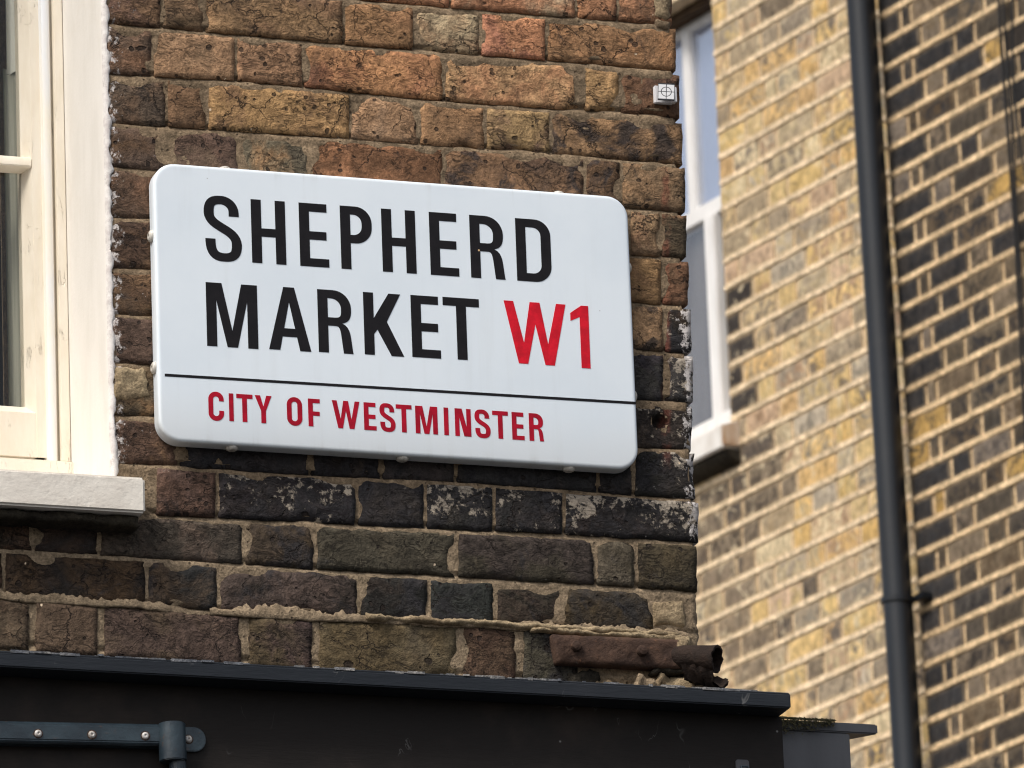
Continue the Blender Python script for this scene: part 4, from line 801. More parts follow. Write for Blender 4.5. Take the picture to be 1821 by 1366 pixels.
def arc(cx, cz, rx, rz, a0, a1, n=9):
    return [(cx + rx * math.cos(math.radians(a0 + (a1 - a0) * i / n)), cz + rz * math.sin(math.radians(a0 + (a1 - a0) * i / n))) for i in range(n + 1)]
def stroke(path, s, hb=None):
    """outline of a constant-width stroke; horizontal runs may be slimmer (hb)"""
    L, Rr = [], []
    for i, p in enumerate(path):
        a = path[max(i - 1, 0)]; b = path[min(i + 1, len(path) - 1)]; d = Vector((b[0] - a[0], b[1] - a[1])).normalized()
        wd = s / 2 if hb is None else (s * abs(d.y) + hb * abs(d.x)) / (abs(d.x) + abs(d.y)) / 2
        L.append((p[0] - d.y * wd, p[1] + d.x * wd)); Rr.append((p[0] + d.y * wd, p[1] - d.x * wd))
    return L + Rr[::-1]
def bez(p0, p1, p2, p3, n=12):
    return [tuple((1 - t) ** 3 * p0[k] + 3 * (1 - t) ** 2 * t * p1[k] + 3 * (1 - t) * t * t * p2[k] + t ** 3 * p3[k] for k in (0, 1)) for t in [i / n for i in range(n + 1)]]
def glyph(ch, w, h, s, b):
    """list of polygons, each [outer, hole...] in a w x h box"""
    R4 = lambda x0, z0, x1, z1: [(x0, z0), (x1, z0), (x1, z1), (x0, z1)]
    if ch == 'I': return [[R4(0, 0, w, h)]]
    if ch == 'H': m = h * .5; return [[[(0, 0), (s, 0), (s, m - b * .62), (w - s, m - b * .62), (w - s, 0), (w, 0), (w, h), (w - s, h), (w - s, m + b * .38), (s, m + b * .38), (s, h), (0, h)]]]
    if ch in 'EF':
        m = h * .505; e = .955 * w; t = .93 * w
        if ch == 'E': return [[[(0, 0), (w, 0), (w, b), (s, b), (s, m - b * .6), (t, m - b * .6), (t, m + b * .4), (s, m + b * .4), (s, h - b), (e, h - b), (e, h), (0, h)]]]
        return [[[(0, 0), (s, 0), (s, m - b * .75), (w * .97, m - b * .75), (w * .97, m + b * .25), (s, m + b * .25), (s, h - b), (w, h - b), (w, h), (0, h)]]]
    if ch == 'T': c = w / 2; return [[[(c - s / 2, 0), (c + s / 2, 0), (c + s / 2, h - b), (w, h - b), (w, h), (0, h), (0, h - b), (c - s / 2, h - b)]]]
    if ch == 'M':
        tw = s * 1.55; bw = s * 1.02; c = w / 2
        return [[[(0, 0), (s, 0), (s, h * .73), (c - bw * .5, 0), (c + bw * .5, 0), (w - s, h * .73), (w - s, 0), (w, 0), (w, h), (w - tw, h), (c, h * .26), (tw, h), (0, h)]]]
    if ch == 'N': return [[[(0, 0), (s * .95, 0), (s * .95, h * .68), (w - s * 1.5, 0), (w, 0), (w, h), (w - s * .95, h), (w - s * .95, h * .34), (s * 1.5, h), (0, h)]]]
    if ch == 'W':
        q = .385 * w; c = w / 2; a = s * 1.0
        return [[[(0, h), (a, h), (w * .305, h * .335), (c - a * .52, h), (c + a * .52, h), (w * .695, h * .335), (w - a, h), (w, h), (w * .79, 0), (w * .79 - a * .98, 0), (c, h * .645), (w * .21 + a * .98, 0), (w * .21, 0)]]]
    if ch == 'Y': c = w / 2; return [[[(c - s / 2, 0), (c + s / 2, 0), (c + s / 2, h * .44), (w, h), (w - s * 1.12, h), (c, h * .60), (s * 1.12, h), (0, h), (c - s / 2, h * .44)]]]
    if ch == 'A':
        c = w / 2; tw = .128 * w; zi = h * .215; k = s * 1.1
        ex = lambda z: (c - tw) * z / h      # outer edge
        ix = lambda z: k + (c - k) * z / (h * .765)
        return [[[(0, 0), (k, 0), (ix(zi), zi), (w - ix(zi), zi), (w - k, 0), (w, 0), (c + tw, h), (c - tw, h)], [(ix(zi + b), zi + b), (c, h * .765), (w - ix(zi + b), zi + b)]]]
    if ch == 'K':
        return [[[(0, 0), (s, 0), (s, h * .335), (s + w * .085, h * .41), (w - s * 1.25, 0), (w, 0), (w * .585, h * .545), (w * .945, h), (w * .945 - s * 1.18, h), (s, h * .59), (s, h), (0, h)]]]
    if ch == '1': return [[[(w - s * .95, 0), (w, 0), (w, h), (w - s * .75, h), (0, h * .872), (0, h * .745), (w - s * .95, h * .815)]]]
    if ch in 'PRD':
        z0 = {'P': h * .415, 'R': h * .43, 'D': 0}[ch]; H = h - z0; r = min(w * .52, H * .5) if ch != 'D' else w * .46
        rw = w if ch != 'R' else w * .965
        ri = max(r - s * .78, .002); rz = r; 
        out = [(0, 0), (s, 0), (s, z0), (rw - r, z0)] if ch == 'P' else ([(0, 0), (rw - r, 0)] if ch == 'D' else None)
        z1 = h - rz
        ins = [(s, z0 + b)] + arc(rw - s - ri, z0 + b + ri, ri, ri, -90, 0, 7) + arc(rw - s - ri, h - b - ri, ri, ri, 0, 90, 7) + [(s, h - b)]
        if ch == 'R':
            z0r = z0; leg = [(0, 0), (s, 0), (s, z0r), (w * .53, z0r)] + bez((w * .53, z0r), (w * .66, z0r), (w * .655, h * .30), (w * .685, h * .17), 6)[1:] + [(w * .72, 0), (w, 0), (w * .985, h * .045)] + bez((w * .985, h * .045), (w * .93, h * .24), (w * .97, h * .42), (w * .70, h * .475), 8)[1:]
            leg += bez((w * .70, h * .475), (w * .90, h * .50), (rw, h * .57), (rw, h * .70), 8)[1:] + arc(rw - r, h - r, r, r, 0, 90, 8) + [(0, h)]
            ins = [(s, z0 + b)] + bez((w * .50, z0 + b), (rw - s, z0 + b * 1.02), (rw - s, h * .60), (rw - s, h * .72), 8) + arc(rw - s - ri, h - b - ri, ri, ri, 0, 90, 7)[1:] + [(s, h - b)]
            return [[leg, ins]]
        o2 = out + arc(rw - r, z0 + rz, r, rz, -90, 0, 9)[1:] + arc(rw - r, z1, r, rz, 0, 90, 9) + [(0, h)]
        return [[o2, ins]]
    if ch == 'O':
        r = w / 2; ri = r - s
        f = lambda x0, x1, z0, z1, q: arc(x1 - q, z1 - q, q, q, 0, 90) + arc(x0 + q, z1 - q, q, q, 90, 180) + arc(x0 + q, z0 + q, q, q, 180, 270) + arc(x1 - q, z0 + q, q, q, 270, 360)
        return [[f(0, w, -b * .12, h + b * .12, r), f(s, w - s, b * .95, h - b * .95, ri)]]
    if ch == 'C':
        r = w / 2 - s / 2; c = w / 2; zt = h + b * .12 - b / 2 - r; zb = -b * .12 + b / 2 + r
        path = [(w - s / 2, h * .69)] + [(w - s / 2, zt)] + arc(c, zt, r, r, 0, 180, 14)[1:] + arc(c, zb, r, r, 180, 360, 14) + [(w - s / 2, h * .345)]
        return [[stroke(path, s)]]
    if ch == 'S':
        r = w * .455 - s / 2; tr = w - s * .5 - w * .065; o = b * .12; zt = h + o - b / 2; zb = -o + b / 2
        xl, xr = s / 2, w - s / 2
        path = [(tr, h * .70), (tr, h * .755)] + bez((tr, h * .755), (tr, h * .89), (w * .60, zt), (w * .46, zt), 9)[1:] + bez((w * .46, zt), (w * .22, zt), (xl, h * .90), (xl, h * .745), 9)[1:]
        path += bez((xl, h * .745), (xl, h * .50), (xr, h * .52), (xr, h * .255), 16)[1:] + bez((xr, h * .255), (xr, h * .10), (w * .76, zb), (w * .53, zb), 9)[1:] + bez((w * .53, zb), (w * .30, zb), (w * .045 + s / 2, h * .10), (w * .03 + s / 2, h * .285), 9)[1:] + [(w * .03 + s / 2, h * .335)]
        return [[stroke(path, s, b)]]
def letter_mesh(ch, w, h, s, b):
    mb = MB(); d = .0004
    for poly in glyph(ch, w, h, s, b):
        flat = [p for ring in poly for p in ring]
        tri = tessellate_polygon([[Vector((p[0], p[1], 0)) for p in ring] for ring in poly])
        n = len(flat); vs = [(p[0], -d, p[1]) for p in flat] + [(p[0], 0, p[1]) for p in flat]; fs = [tuple(t) for t in tri]
        k = 0
        for ring in poly:
            m = len(ring); fs += [(k + i, k + (i + 1) % m, n + k + (i + 1) % m, n + k + i) for i in range(m)]; k += m
        mb.add(vs, fs)
    me = bpy.data.meshes.new('letter'); me.from_pydata(mb.v, [], mb.f); me.update()
    bm = bmesh.new(); bm.from_mesh(me); bmesh.ops.recalc_face_normals(bm, faces=bm.faces); bm.to_mesh(me); bm.free(); return me
for (out, s, b, colr) in D['letters']:
    for ch, x, w, z, h in out:
        link('letter', letter_mesh(ch, w, h, s, b), sign, M[colr], (x - scx, -.02805, z - scz))
(rx0, rz0), (rx1, rz1), _ = D['rule']
ru = MB(); t = .0021
ru.add([(rx0 - scx, -.0284, rz0 - scz - t), (rx1 - scx, -.0284, rz1 - scz - t), (rx1 - scx, -.0284, rz1 - scz + t), (rx0 - scx, -.0284, rz0 - scz + t),
        (rx0 - scx, -.028, rz0 - scz - t), (rx1 - scx, -.028, rz1 - scz - t), (rx1 - scx, -.028, rz1 - scz + t), (rx0 - scx, -.028, rz0 - scz + t)], [(0, 1, 2, 3), (0, 4, 5, 1), (1, 5, 6, 2), (2, 6, 7, 3), (3, 7, 4, 0)])
ru.build('rule', M['black'], sign)
def screw_mesh():
    mb = MB(); pr = [(.0078, 0), (.0078, .0012), (.0070, .0028), (.0045, .0040), (.0018, .0040), (.0016, .0030)]; n = 14; vs = []; fs = []
    for r, z in pr: vs += [(r * math.cos(2 * math.pi * i / n), r * math.sin(2 * math.pi * i / n), z) for i in range(n)]
    for k in range(len(pr) - 1): fs += [(k * n + i, k * n + (i + 1) % n, (k + 1) * n + (i + 1) % n, (k + 1) * n + i) for i in range(n)]
    fs += [tuple(reversed(range(n))), tuple(range((len(pr) - 1) * n, len(pr) * n))]
    mb.add(vs, fs); return mb.mesh('screw')
scm = screw_mesh(); scm.materials.append(M['screw_white']); scm.shade_smooth()
for i, (x, z) in enumerate(D['sign_screws']):
    o = bpy.data.objects.new('screw', scm); COL.objects.link(o); o.parent = sign
    o.scale = (1.25, 1.25, 1.5)
    if i < 3: o.location = (x - scx, -.015, -(SZ1 - SZ0) / 2 + .0005); o.rotation_euler = (math.pi, 0, 0)
    elif i < 5: o.location = (x - scx, -.012, (SZ1 - SZ0) / 2 - .0005)
    elif i < 7: o.location = (-(SX1 - SX0) / 2 + .0005, -.012, z - scz); o.rotation_euler = (0, -math.pi / 2, 0)
    else: o.location = ((SX1 - SX0) / 2 - .0005, -.012, z - scz); o.rotation_euler = (0, math.pi / 2, 0)

# survey target
tg = on_front('survey_target', .449, -.004, 5.6215)
tag(tg, 'small white survey target with a crosshair stuck near the top right brick corner', 'survey target')
tb = MB(); tb.box(-.0155, .0145, -.004, .004, -.0135, .0145); tb.build('backing_plate', M['plastic'], tg, .001)
tp = MB(); tp.box(-.013, .013, -.0009, .0009, -.0145, .0145); f = tp.build('target_face', M['target'], tg, .0004); f.location = (.000, -.0135, .0015); f.rotation_euler = (math.radians(-6), math.radians(4), math.radians(-14))
th = MB(); th.box(.011, .0165, -.016, -.004, -.0145, .010); th.build('hinge_arm', M['plastic'], tg, .0008)

# flat steel bracket on the fascia, tube socket on its end
bt = on_front('awning_bracket', -.40, -.102, 4.52)
tag(bt, 'dark blue steel bar bracket with pale screws on the black shop fascia', 'bracket')
tilt = math.atan2(.0073, .2443)
def tl(o): o.rotation_euler = (0, -tilt, 0); return o
bar = MB(); bar.prism([(-.0005, -.0165), (-.020, -.0165), (-.024, -.012), (-.024, .011), (-.019, .0165), (-.0005, .0165)], 0, -.60, -.014)
tl(bar.build('flat_bar', M['steel'], bt, .0015)); bt.children[0].location = (0, 0, .007)
sk = MB(); sk.tube([(0, -.021, .0235), (0, -.021, -.0335)], [.0205, .0200], 20); tl(sk.build('tube_socket', M['steel'], bt, .0015)).location = (.0015, 0, 0)
tu = MB(); tu.tube([(0, -.021, -.03), (0, -.021, -.30)], .0125, 16); tl(tu.build('support_tube', M['steel'], bt)).location = (.008, 0, -.002)
er = MB(); er.prism([(-.006, .018)] + arc(.0205, .0, .0185, .0185, 85, -85, 10) + [(-.006, -.018)], 1, -.0055, 0)
er.v = [(x, y, z) for (x, y, z) in er.v]; tl(er.build('fixing_ear', M['steel'], bt, .001)).location = (.0185, -.0005, .006)
zm = screw_mesh(); zm.materials.append(M['zinc']); zm.shade_smooth()
for i, (x, z) in enumerate(D['bracket']['screws']):
    o = bpy.data.objects.new('screw', zm); COL.objects.link(o); o.parent = bt; o.location = (x + .40, -.0238 if i < 3 else -.006, z - 4.52); o.rotation_euler = (math.pi / 2, 0, 0); o.scale = (.72, .72, .8)
    w_ = MB(); w_.tube([(x + .40, -.0236 if i < 3 else -.0054, z - 4.52), (x + .40, -.0245 if i < 3 else -.0063, z - 4.52)], .0072, 14); w_.build('washer', M['rust'], bt)

# small metal eye plate at the bottom of the fascia
ey = on_front('eye_plate', .490, -.102, 4.528)
tag(ey, 'small grey metal eye plate low on the right end of the black fascia', 'fitting')
e1 = MB(); e1.prism([(-.0105, -.03), (.0105, -.03), (.0105, .008), (.008, .0105), (-.008, .0105), (-.0105, .008)], 1, -.003, 0); e1.build('plate', M['lead'], ey, .0006)
e2 = MB(); e2.tube([(-.005, -.003, -.02), (-.005, -.010, -.012), (-.005, -.010, -.002), (.005, -.010, -.002), (.005, -.010, -.012), (.005, -.003, -.02)], .0022, 8); e2.build('eye', M['steel'], ey, smooth=True)

# rusty iron strap with two bolts
ri = on_front('iron_strap', .335, -.004, 4.722)
tag(ri, 'rusty brown iron strap with two bolt heads at the broken wall corner', 'iron strap')
me, c = brick_mesh('strap', ((-.1005, -.0235), (.104, -.0225), (.106, .0235), (-.107, .0205)), 31.7, jit=.0012, rough=.0022, depth=.012, cell=.005, face=.016, rnd=.002)
link('strap', me, ri, M['rust'], (c[0], 0, c[2]))
for x, z in ((-.0713, .0026), (.0335, .0012)):
    b = MB(); pr = [(.0085, -.014), (.0088, -.020), (.0072, -.0245), (.003, -.0262)]; n = 9; vs = []; fs = []
    for k, (r, y) in enumerate(pr): vs += [(x + r * math.cos(2 * math.pi * i / n) * (1 + .12 * fn(i, k, x)), y, z + r * math.sin(2 * math.pi * i / n) * (1 + .12 * fn(i, k + 5, x))) for i in range(n)]
    for k in range(3): fs += [(k * n + i, k * n + (i + 1) % n, (k + 1) * n + (i + 1) % n, (k + 1) * n + i) for i in range(n)]
    fs.append(tuple(range(3 * n, 4 * n))); b.add(vs, fs); b.build('bolt_head', M['rust'], ri, smooth=True)
# broken iron pipe end
rp = on_front('iron_pipe', .452, -.03, 4.714); rp.scale = (1.12, 1.12, 1.12)
tag(rp, 'broken rusty iron pipe end with a ragged flange sticking out past the wall corner', 'pipe')
def ragged_pipe():
    n = 28; mb = MB(); vs = []; fs = []; rows = []
    prof = [(-.035, .0165, 0), (-.012, .0170, 0), (.008, .0175, 0), (.022, .0180, 0), (.0305, .0192, 1), (.031, .0160, 1), (.020, .0142, 0), (-.03, .0135, 0)]
    for x, r, rag in prof:
        for i in range(n):
            a = 2 * math.pi * i / n; k = 1 + .05 * fn(i * .9, x * 90) ; xx = x + rag * .004 * fn(i * .8, 3.3)
            vs.append((xx, r * k * math.cos(a), r * k * math.sin(a)))
    for k in range(len(prof) - 1): fs += [(k * n + i, k * n + (i + 1) % n, (k + 1) * n + (i + 1) % n, (k + 1) * n + i) for i in range(n)]
    fs.append(tuple(range((len(prof) - 1) * n, len(prof) * n)))
    mb.add(vs, fs); return mb
rp.rotation_euler = (0, math.radians(11), FRONT_A - math.radians(44))
ragged_pipe().build('pipe_wall', M['rust_dark'], rp, smooth=True)
def flange():
    """torn sheet of the lower half of the socket, curling down and out"""
    mb = MB(); nu, nv = 18, 9; vs = []; fs = []
    for side in (0, 1):
        for j in range(nv + 1):
            for i in range(nu + 1):
                s, t = i / nu, j / nv
                x = -.006 + s * .052 + (.006 * fn(s * 6, t * 4, 2.2)); a = math.radians(-40 - 120 * t)
                rr = .022 + .012 * t * (.6 + s) + .004 * fn(s * 7 + 3, t * 7) + side * .004
                y = rr * math.cos(a) * .9 - .006; z = rr * math.sin(a) - .004 - .006 * s + .004 * fn(s * 9, t * 5, 7)
                if i == nu: x += .006 * fn(t * 9, 1.1)
                vs.append((x, y, z))
    off = (nu + 1) * (nv + 1)
    for j in range(nv):
        for i in range(nu):
            a = j * (nu + 1) + i; f = (a, a + 1, a + nu + 2, a + nu + 1); fs += [f, tuple(reversed([k + off for k in f]))]
    mb.add(vs, fs); return mb
flange().build('torn_flange', M['rust_dark'], rp, smooth=True)

# ------------------------------------------------------------------ buildings behind
VAR = []
r6 = random.Random(40)
def unit_brick(k):
    """unit brick 1 x 1 with a worn, slightly uneven face; depth in metres"""
    nu, nv = 4, 3; vs = []; fs = []; idx = {}
    for j in range(nv + 1):
        for i in range(nu + 1):
            s, t = i / nu, j / nv; e = (i in (0, nu)) or (j in (0, nv)); c = (i in (0, nu)) and (j in (0, nv))
            x = s - .5 + r6.uniform(-.010, .010) + (.006 * (1 if i == 0 else -1) if c else 0); z = t - .5 + r6.uniform(-.022, .022) + (.02 * (1 if j == 0 else -1) if c else 0)
            y = (.0012 if e else 0) + r6.uniform(-.0008, .0008) + (.0008 if c else 0); idx[i, j] = len(vs); vs.append((x, y, z))
    fs = [(idx[i, j], idx[i + 1, j], idx[i + 1, j + 1], idx[i, j + 1]) for j in range(nv) for i in range(nu)]
    ring = [idx[i, 0] for i in range(nu)] + [idx[nu, j] for j in range(nv)] + [idx[i, nv] for i in range(nu, 0, -1)] + [idx[0, j] for j in range(nv, 0, -1)]
    k0 = len(vs); n = len(ring); vs += [(vs[a][0], .03, vs[a][2]) for a in ring]; fs += [(ring[a], k0 + a, k0 + (a + 1) % n, ring[(a + 1) % n]) for a in range(n)]
    me = bpy.data.meshes.new('brick'); me.from_pydata(vs, [], fs); me.update(); me.materials.append(M['stock']); return me
VAR = [unit_brick(k) for k in range(10)]
def stock_brick(parent, x0, x1, z0, z1, y, ca, cb, spots, r):
    o = bpy.data.objects.new('brick', r.choice(VAR)); COL.objects.link(o); o.parent = parent
    o.location = ((x0 + x1) / 2, y + r.uniform(-.0008, .0008), (z0 + z1) / 2); o.scale = (x1 - x0, 1, z1 - z0)
    o.rotation_euler = (0, r.uniform(-.008, .008), 0)
    o['tint_a'] = lin(ca); o['tint_b'] = lin(cb); o['spots'] = float(spots); o['soft'] = 1.0 if parent is pale else 0.0; return o
def far_brick(mb, x0, x1, z0, z1, y): mb.box(x0, x1, y, y + .02, z0, z1)
# the region of each wall that the photograph shows (local x, z), a little generous
def vis_pale(x, z):
    zt = 9.124 - (x + .444) * .340; zb = 6.954 - (x + .62) * .2457
    return zb - .05 < z < zt + .05 and x > -.60
def vis_sooty(x, z):
    zt = 9.124 - (x + .444) * .340; zb = 6.954 - (x + .62) * .2457
    return zb - .05 < z < zt + .05 and x < 1.23
PA = [(196, 170, 128), (200, 172, 122), (178, 164, 144), (166, 148, 122), (190, 162, 134), (206, 186, 150), (156, 140, 118), (198, 168, 112), (208, 180, 132), (146, 132, 114)]
PB = [(172, 150, 118), (150, 140, 124), (196, 176, 140), (124, 112, 100), (182, 150, 120), (206, 180, 128)]
YW = [(208, 172, 112), (202, 166, 112), (208, 176, 120), (190, 156, 110)]
BWX, BWZ0, BWZ1 = -.291, 7.835, 9.125          # window opening of the pale building: right arris, sill, head
r7 = random.Random(17); fp = MB()
LEFT, RIGHT = -3.2, .66
for n in range(-12, 46):
    z0 = 6.6442 + n * .0755; zc = z0 + .03775; a0, a1 = z0 + .0085, z0 + .067
    xs = LEFT if not (BWZ0 - .075 < zc < BWZ1) else BWX
    if xs == BWX:
        xx = LEFT; kk = n % 2
        while xx < -1.06:
            L = .178 if kk % 2 else .090; far_brick(fp, xx + .0045, min(xx + L, -1.05) - .0045, a0, a1, 0); xx += L; kk += 1
    x = (BWX if xs == BWX else LEFT - (n % 2) * .1); k = n % 2; first = True
    while x < RIGHT:
        L = (.178 if k % 2 == 0 else .090) * r7.uniform(.90, 1.08)
        if first and xs == BWX: L = .075 if n % 2 else .145
        if r7.random() < .1: L *= .7
        b0, b1 = x + .0045, x + L - .0045
        if b1 > RIGHT: b1 = RIGHT
        if b1 - b0 > .02:
            if vis_pale((b0 + b1) / 2, zc):
                u = r7.random(); ca = r7.choice(PA) if u > .2 else r7.choice(YW); cb = r7.choice(PB) if r7.random() < .7 else ca
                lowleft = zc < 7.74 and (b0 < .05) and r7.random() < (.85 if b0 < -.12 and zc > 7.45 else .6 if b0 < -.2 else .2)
                if lowleft or (r7.random() < .02): ca, cb = r7.choice(([(84, 74, 64), (96, 84, 72)] if zc > 7.45 and b0 < -.12 else [(126, 110, 92), (108, 96, 82), (140, 122, 100)])), r7.choice([(88, 80, 74), (140, 124, 104)])  # dark bricks low left; darkest below the sill, painting in its shade
                if xs == BWX and first and 7.85 < zc < 8.2 and r7.random() < .7: ca = cb = (62, 56, 52)
                j = r7.uniform(-9, 9); ca = tuple(max(20, min(240, 1.0 * c + j)) for c in ca); cb = tuple(.9 * c for c in cb)
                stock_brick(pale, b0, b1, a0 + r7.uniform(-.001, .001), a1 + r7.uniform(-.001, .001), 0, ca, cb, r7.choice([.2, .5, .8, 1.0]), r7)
            else: far_brick(fp, b0, b1, a0, a1, 0)
        x += L; k += 1; first = False
o = fp.build('brick', M['stock_far'], pale); o['kind'] = 'stuff'
wc = MB(); ZT0, ZB0 = 5.6, 10.2
wc.box(BWX + .001, RIGHT + .3, .0045, .35, ZT0, ZB0); wc.box(LEFT, BWX + .001, .0045, .35, ZT0, BWZ0 - .055); wc.box(LEFT, BWX + .001, .006, .35, BWZ1, ZB0); wc.box(LEFT, -1.05, .006, .35, BWZ0 - .055, BWZ1)
wc.box(LEFT, RIGHT + .3, .02, .35, 0, ZT0); wc.build('mortar', M['mortar_pale'], pale)
# sash window of the pale building
bw = empty('window', (0, 0, 0), 0, pale)
X0, X1 = -1.05, BWX
hd = MB(); hd.box(X0, X1 + .05, .045, .30, 9.10, 9.16); hd.build('head', M['brown_frame'], bw)
fr = MB(); fr.box(X1 - .003, X1 + .10, .075, .25, BWZ0, BWZ1 + .02); fr.box(X0 - .05, X0 + .06, .075, .25, BWZ0, BWZ1 + .02); fr.build('frame', M['white'], bw, .003)
up_ = MB(); up_.box(-.585, -.545, .085, .13, 8.53, 9.11); up_.box(X0, X1 - .001, .083, .128, 8.505, 8.553); up_.box(X0 + .02, X1, .086, .12, 9.075, 9.105); up_.build('upper_sash', M['white'], bw, .004)
lo_ = MB(); lo_.box(-.489, -.436, .07, .115, 7.90, 8.504); lo_.box(X0, X1 - .001, .069, .114, 7.868, 7.925); lo_.build('lower_sash', M['white'], bw, .004)
for (x0, x1, y, z0, z1) in ((X0, -.5675, .1, 8.55, 9.085), (-.5645, X1, .1, 8.55, 9.085), (X0, -.464, .092, 7.92, 8.506), (-.461, X1, .092, 7.92, 8.506)):
    p = MB(); p.box(x0, x1, y, y + .003, z0, z1); p.build('pane', M['glass_back' if z0 > 8.3 else 'glass_low'], bw)
bl = MB(); bl.box(X0, X1 - .002, 0.1085, .112, 8.54, 9.11); bl.build('blind', M['blind'], bw)  # pale blue panel added to imitate sky reflected in the upper panes
bl = MB(); bl.box(X0, X1 - .002, 0.118, .122, 7.86, 8.538); bl.build('net_curtain', M['blind_grey'], bw)
s1 = MB(); s1.prism([(-.055, 7.757), (-.055, 7.822), (.068, 7.862), (.068, 7.757)], 0, X0 - .05, -.2525); s1.build('window_sill', M['sill_back'], pale, .004)
s3 = MB(); s3.prism([(-.036, 7.735), (-.044, 7.7565), (.02, 7.7565), (.02, 7.715), (-.010, 7.72)], 0, X0 - .05, -.250); s3.build('sill_bed', M['sill_stone'], pale, .003)  # dark slab added to deepen the shade under the sill
s2 = MB(); s2.prism([(-.0545, 7.764), (-.0545, 7.818), (.05, 7.853), (.05, 7.764)], 0, -.2523, -.246); s2.build('sill_end', M['sill_end'], pale, .002)

# sooty wall, standing slightly proud with its own leaning arris
def arris(z): return .614 + (8.755 - z) * .0238
KA = [(82, 72, 60), (74, 66, 57), (94, 80, 64), (66, 61, 56), (100, 88, 72), (90, 75, 58), (112, 99, 84)]
KB = [(58, 52, 47), (104, 90, 72), (74, 66, 56), (120, 105, 88), (52, 49, 48)]
r8 = random.Random(23); fs_ = MB(); YS = -.06
for n in range(-13, 42):
    z0 = 6.6787 + n * .075; zc = z0 + .0375; a0, a1 = z0 + .0075, z0 + .068
    x = arris(zc); k = 0
    while x < 4.2:
        if n % 2 == 0: seq = [.098, .047]
        else: seq = [.190, .094]
        if k < 2: L = seq[k]
        else: L = (.190 if (k % 2 == 0) == (n % 2 == 0) else .094)
        if n % 2 and k >= 2: L = .190 if k % 2 == 0 else .094
        L *= r8.uniform(.96, 1.04)
        b0, b1 = x + (.003 if k == 0 else .0065), min(x + L - .0065, 4.2)
        if b1 - b0 > .015:
            if vis_sooty((b0 + b1) / 2, zc):
                ca, cb = r8.choice(KA), r8.choice(KB)
                if b0 < arris(zc) + .10 or r8.random() < .12: ca, cb = (46, 45, 46), (56, 52, 50)
                u = r8.random()
                if u < .035: ca, cb = (176, 142, 84), (96, 82, 62)
                elif u < .10: ca, cb = (118, 106, 94), (88, 80, 74)
                j = r8.uniform(-6, 6); ca = tuple(max(20, c + j) for c in ca)
                stock_brick(sooty, b0, b1, a0 + r8.uniform(-.0015, .0015), a1 + r8.uniform(-.0015, .0015), YS, ca, cb, r8.choice([0, .2, .5]), r8)
            else: far_brick(fs_, b0, b1, a0, a1, YS)
        x += L; k += 1
o = fs_.build('brick', M['sooty_far'], sooty); o['kind'] = 'stuff'
wm = MB(); wm.prism([(arris(5.7) - .002, 5.7), (4.2, 5.7), (4.2, 9.85), (arris(9.85) - .002, 9.85)], 1, YS + .0045, .34); wm.box(.70, 4.2, YS + .02, .34, 0, 5.7)
wm.build('mortar', M['mortar_sooty'], sooty)

# raised bed joints of both walls: a ribbon of mortar standing proud of the bricks
def ribbon(parent, mat, zs, xa, xb, y, half, seed):
    mb = MB()
    for k, z in enumerate(zs):
        a, b = xa(z), xb
        n = max(2, int((b - a) / .035)); vs = []; fs = []
        for i in range(n + 1):
            x = a + (b - a) * i / n; up_z = z + half + fn(x * 16, k * 3.3 + seed) * .0028; lo_z = z - half + fn(x * 16, k * 5.1 + seed + 40) * .0028; p = .0019 + fn(x * 7, k * 2.2) * .0009
            vs += [(x, y + .004, up_z + .001), (x, y - p * .55, up_z), (x, y - p, lo_z + .0025), (x, y - p + .001, lo_z), (x, y + .004, lo_z - .0005)]
            if i: c = 5 * (i - 1); fs += [(c + j, c + 5 + j, c + 6 + j, c + 1 + j) for j in range(4)]
        mb.add(vs, fs)
    o = mb.build('pointing', mat, parent); o['kind'] = 'stuff'
ribbon(pale, M['mortar_pale'], [6.6442 + n * .0755 for n in range(-10, 46)], lambda z: (BWX + .005 if BWZ0 - .06 < z < BWZ1 + .01 else LEFT), RIGHT + .02, 0, .0082, 3)
ribbon(sooty, M['mortar_sooty'], [6.6787 + n * .075 for n in range(-12, 42)], lambda z: arris(z) + .004, 4.2, YS, .0082, 71)

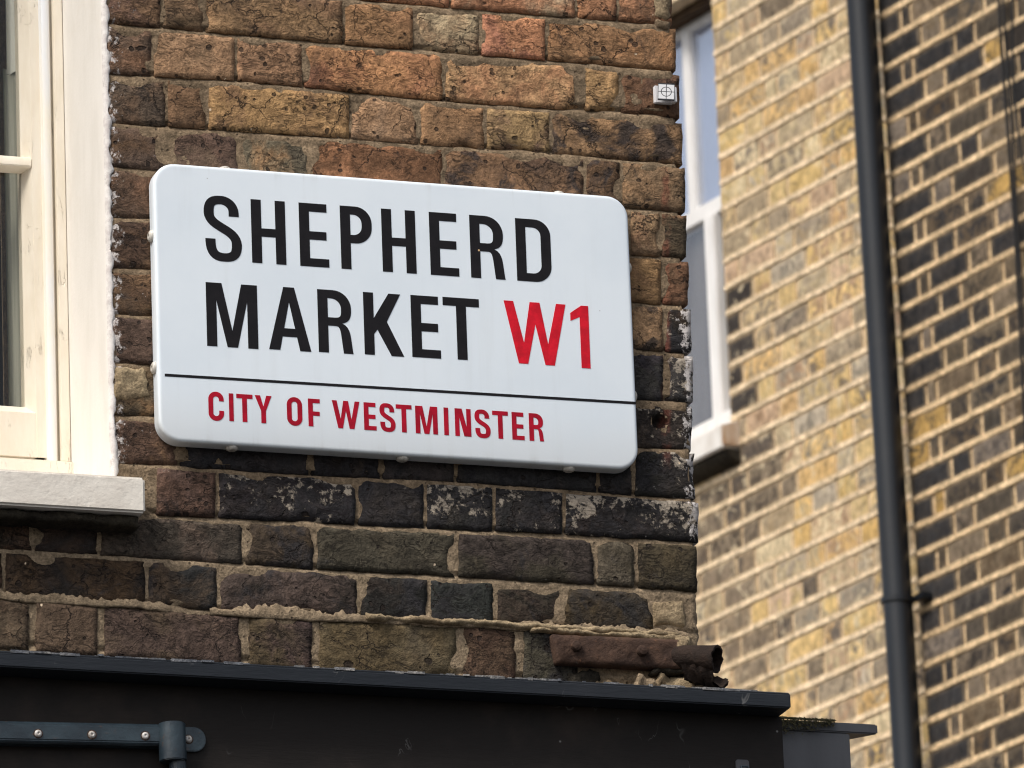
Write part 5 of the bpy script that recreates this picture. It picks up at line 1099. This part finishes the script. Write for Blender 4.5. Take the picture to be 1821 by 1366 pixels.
# drainpipe with its collar
dp = empty('drainpipe', world_of(BACK_O, BACK_A, (.66, -.11, 0)), BACK_A)
tag(dp, 'black cast iron drainpipe running down between pale and sooty brick walls', 'drainpipe')
def pipe_x(z): return .6262 + (8.7414 - z) * .01365 - .66
lo, hi = 5.2, 10.0
pp = MB(); pp.tube([(pipe_x(z), -.01, z) for z in (lo, 6.4, 7.079, 7.6, 8.4, hi)], .0385, 32); pp.build('pipe', M['pipe'], dp, smooth=True)
cl = MB(); zc = 7.077; xc = pipe_x(zc)
cl.tube([(xc - .0005, -.01, zc - .008), (xc + .0005, -.01, zc + .008)], .0450, 32); cl.build('collar', M['pipe'], dp, .002)
lg = MB(); lg.box(xc + .030, xc + .074, .018, .050, zc - .009, zc + .010); lg.build('lug', M['pipe'], dp, .003)
for z in (8.95, 5.6):
    c2 = MB(); x = pipe_x(z); c2.tube([(x, -.01, z - .012), (x, -.01, z + .012)], .0435, 32); c2.build('collar', M['pipe'], dp, .002)

# cables on the sooty wall
labs = ['leftmost of three thin black cables running down the sooty brick wall', 'middle one of three thin black cables running down the sooty wall', 'rightmost of three thin black cables, slanting away across the sooty wall']
for i, c in enumerate(D['back']['cables']):
    c = [tuple(p) for p in c]; (xa, za), (xb, zb) = c[0], c[1]; pts = [(xa + (xa - xb) * 1.0, za + (za - zb) * 1.0)] + c
    (xa, za), (xb, zb) = c[-2], c[-1]; pts.append((xb + (xb - xa) * 1.5, zb + (zb - za) * 1.5))
    # smooth through the points
    P = []
    for k in range(len(pts) - 1):
        p0, p1, p2, p3 = pts[max(k - 1, 0)], pts[k], pts[k + 1], pts[min(k + 2, len(pts) - 1)]
        for s in range(6):
            t = s / 6; f = lambda a: .5 * (2 * p1[a] + (p2[a] - p0[a]) * t + (2 * p0[a] - 5 * p1[a] + 4 * p2[a] - p3[a]) * t * t + (3 * p1[a] - p0[a] - 3 * p2[a] + p3[a]) * t ** 3)
            P.append((f(0), -.085 + .003 * fn(k + t, i), f(1)))
    P.append((pts[-1][0], -.085, pts[-1][1])); bx, bz = P[0][0], P[-1][2]
    mb = MB(); mb.tube([(x - 1.2, y + .06, z - 7) for x, y, z in P], (.0044, .0038, .0032)[i], 8)
    o = mb.build('cable', M['cable'], None, smooth=True); o.location = world_of(BACK_O, BACK_A, (1.2, -.06, 7)); o.rotation_euler = (0, 0, BACK_A)
    tag(o, labs[i], 'cable', 'cables running down the sooty wall')
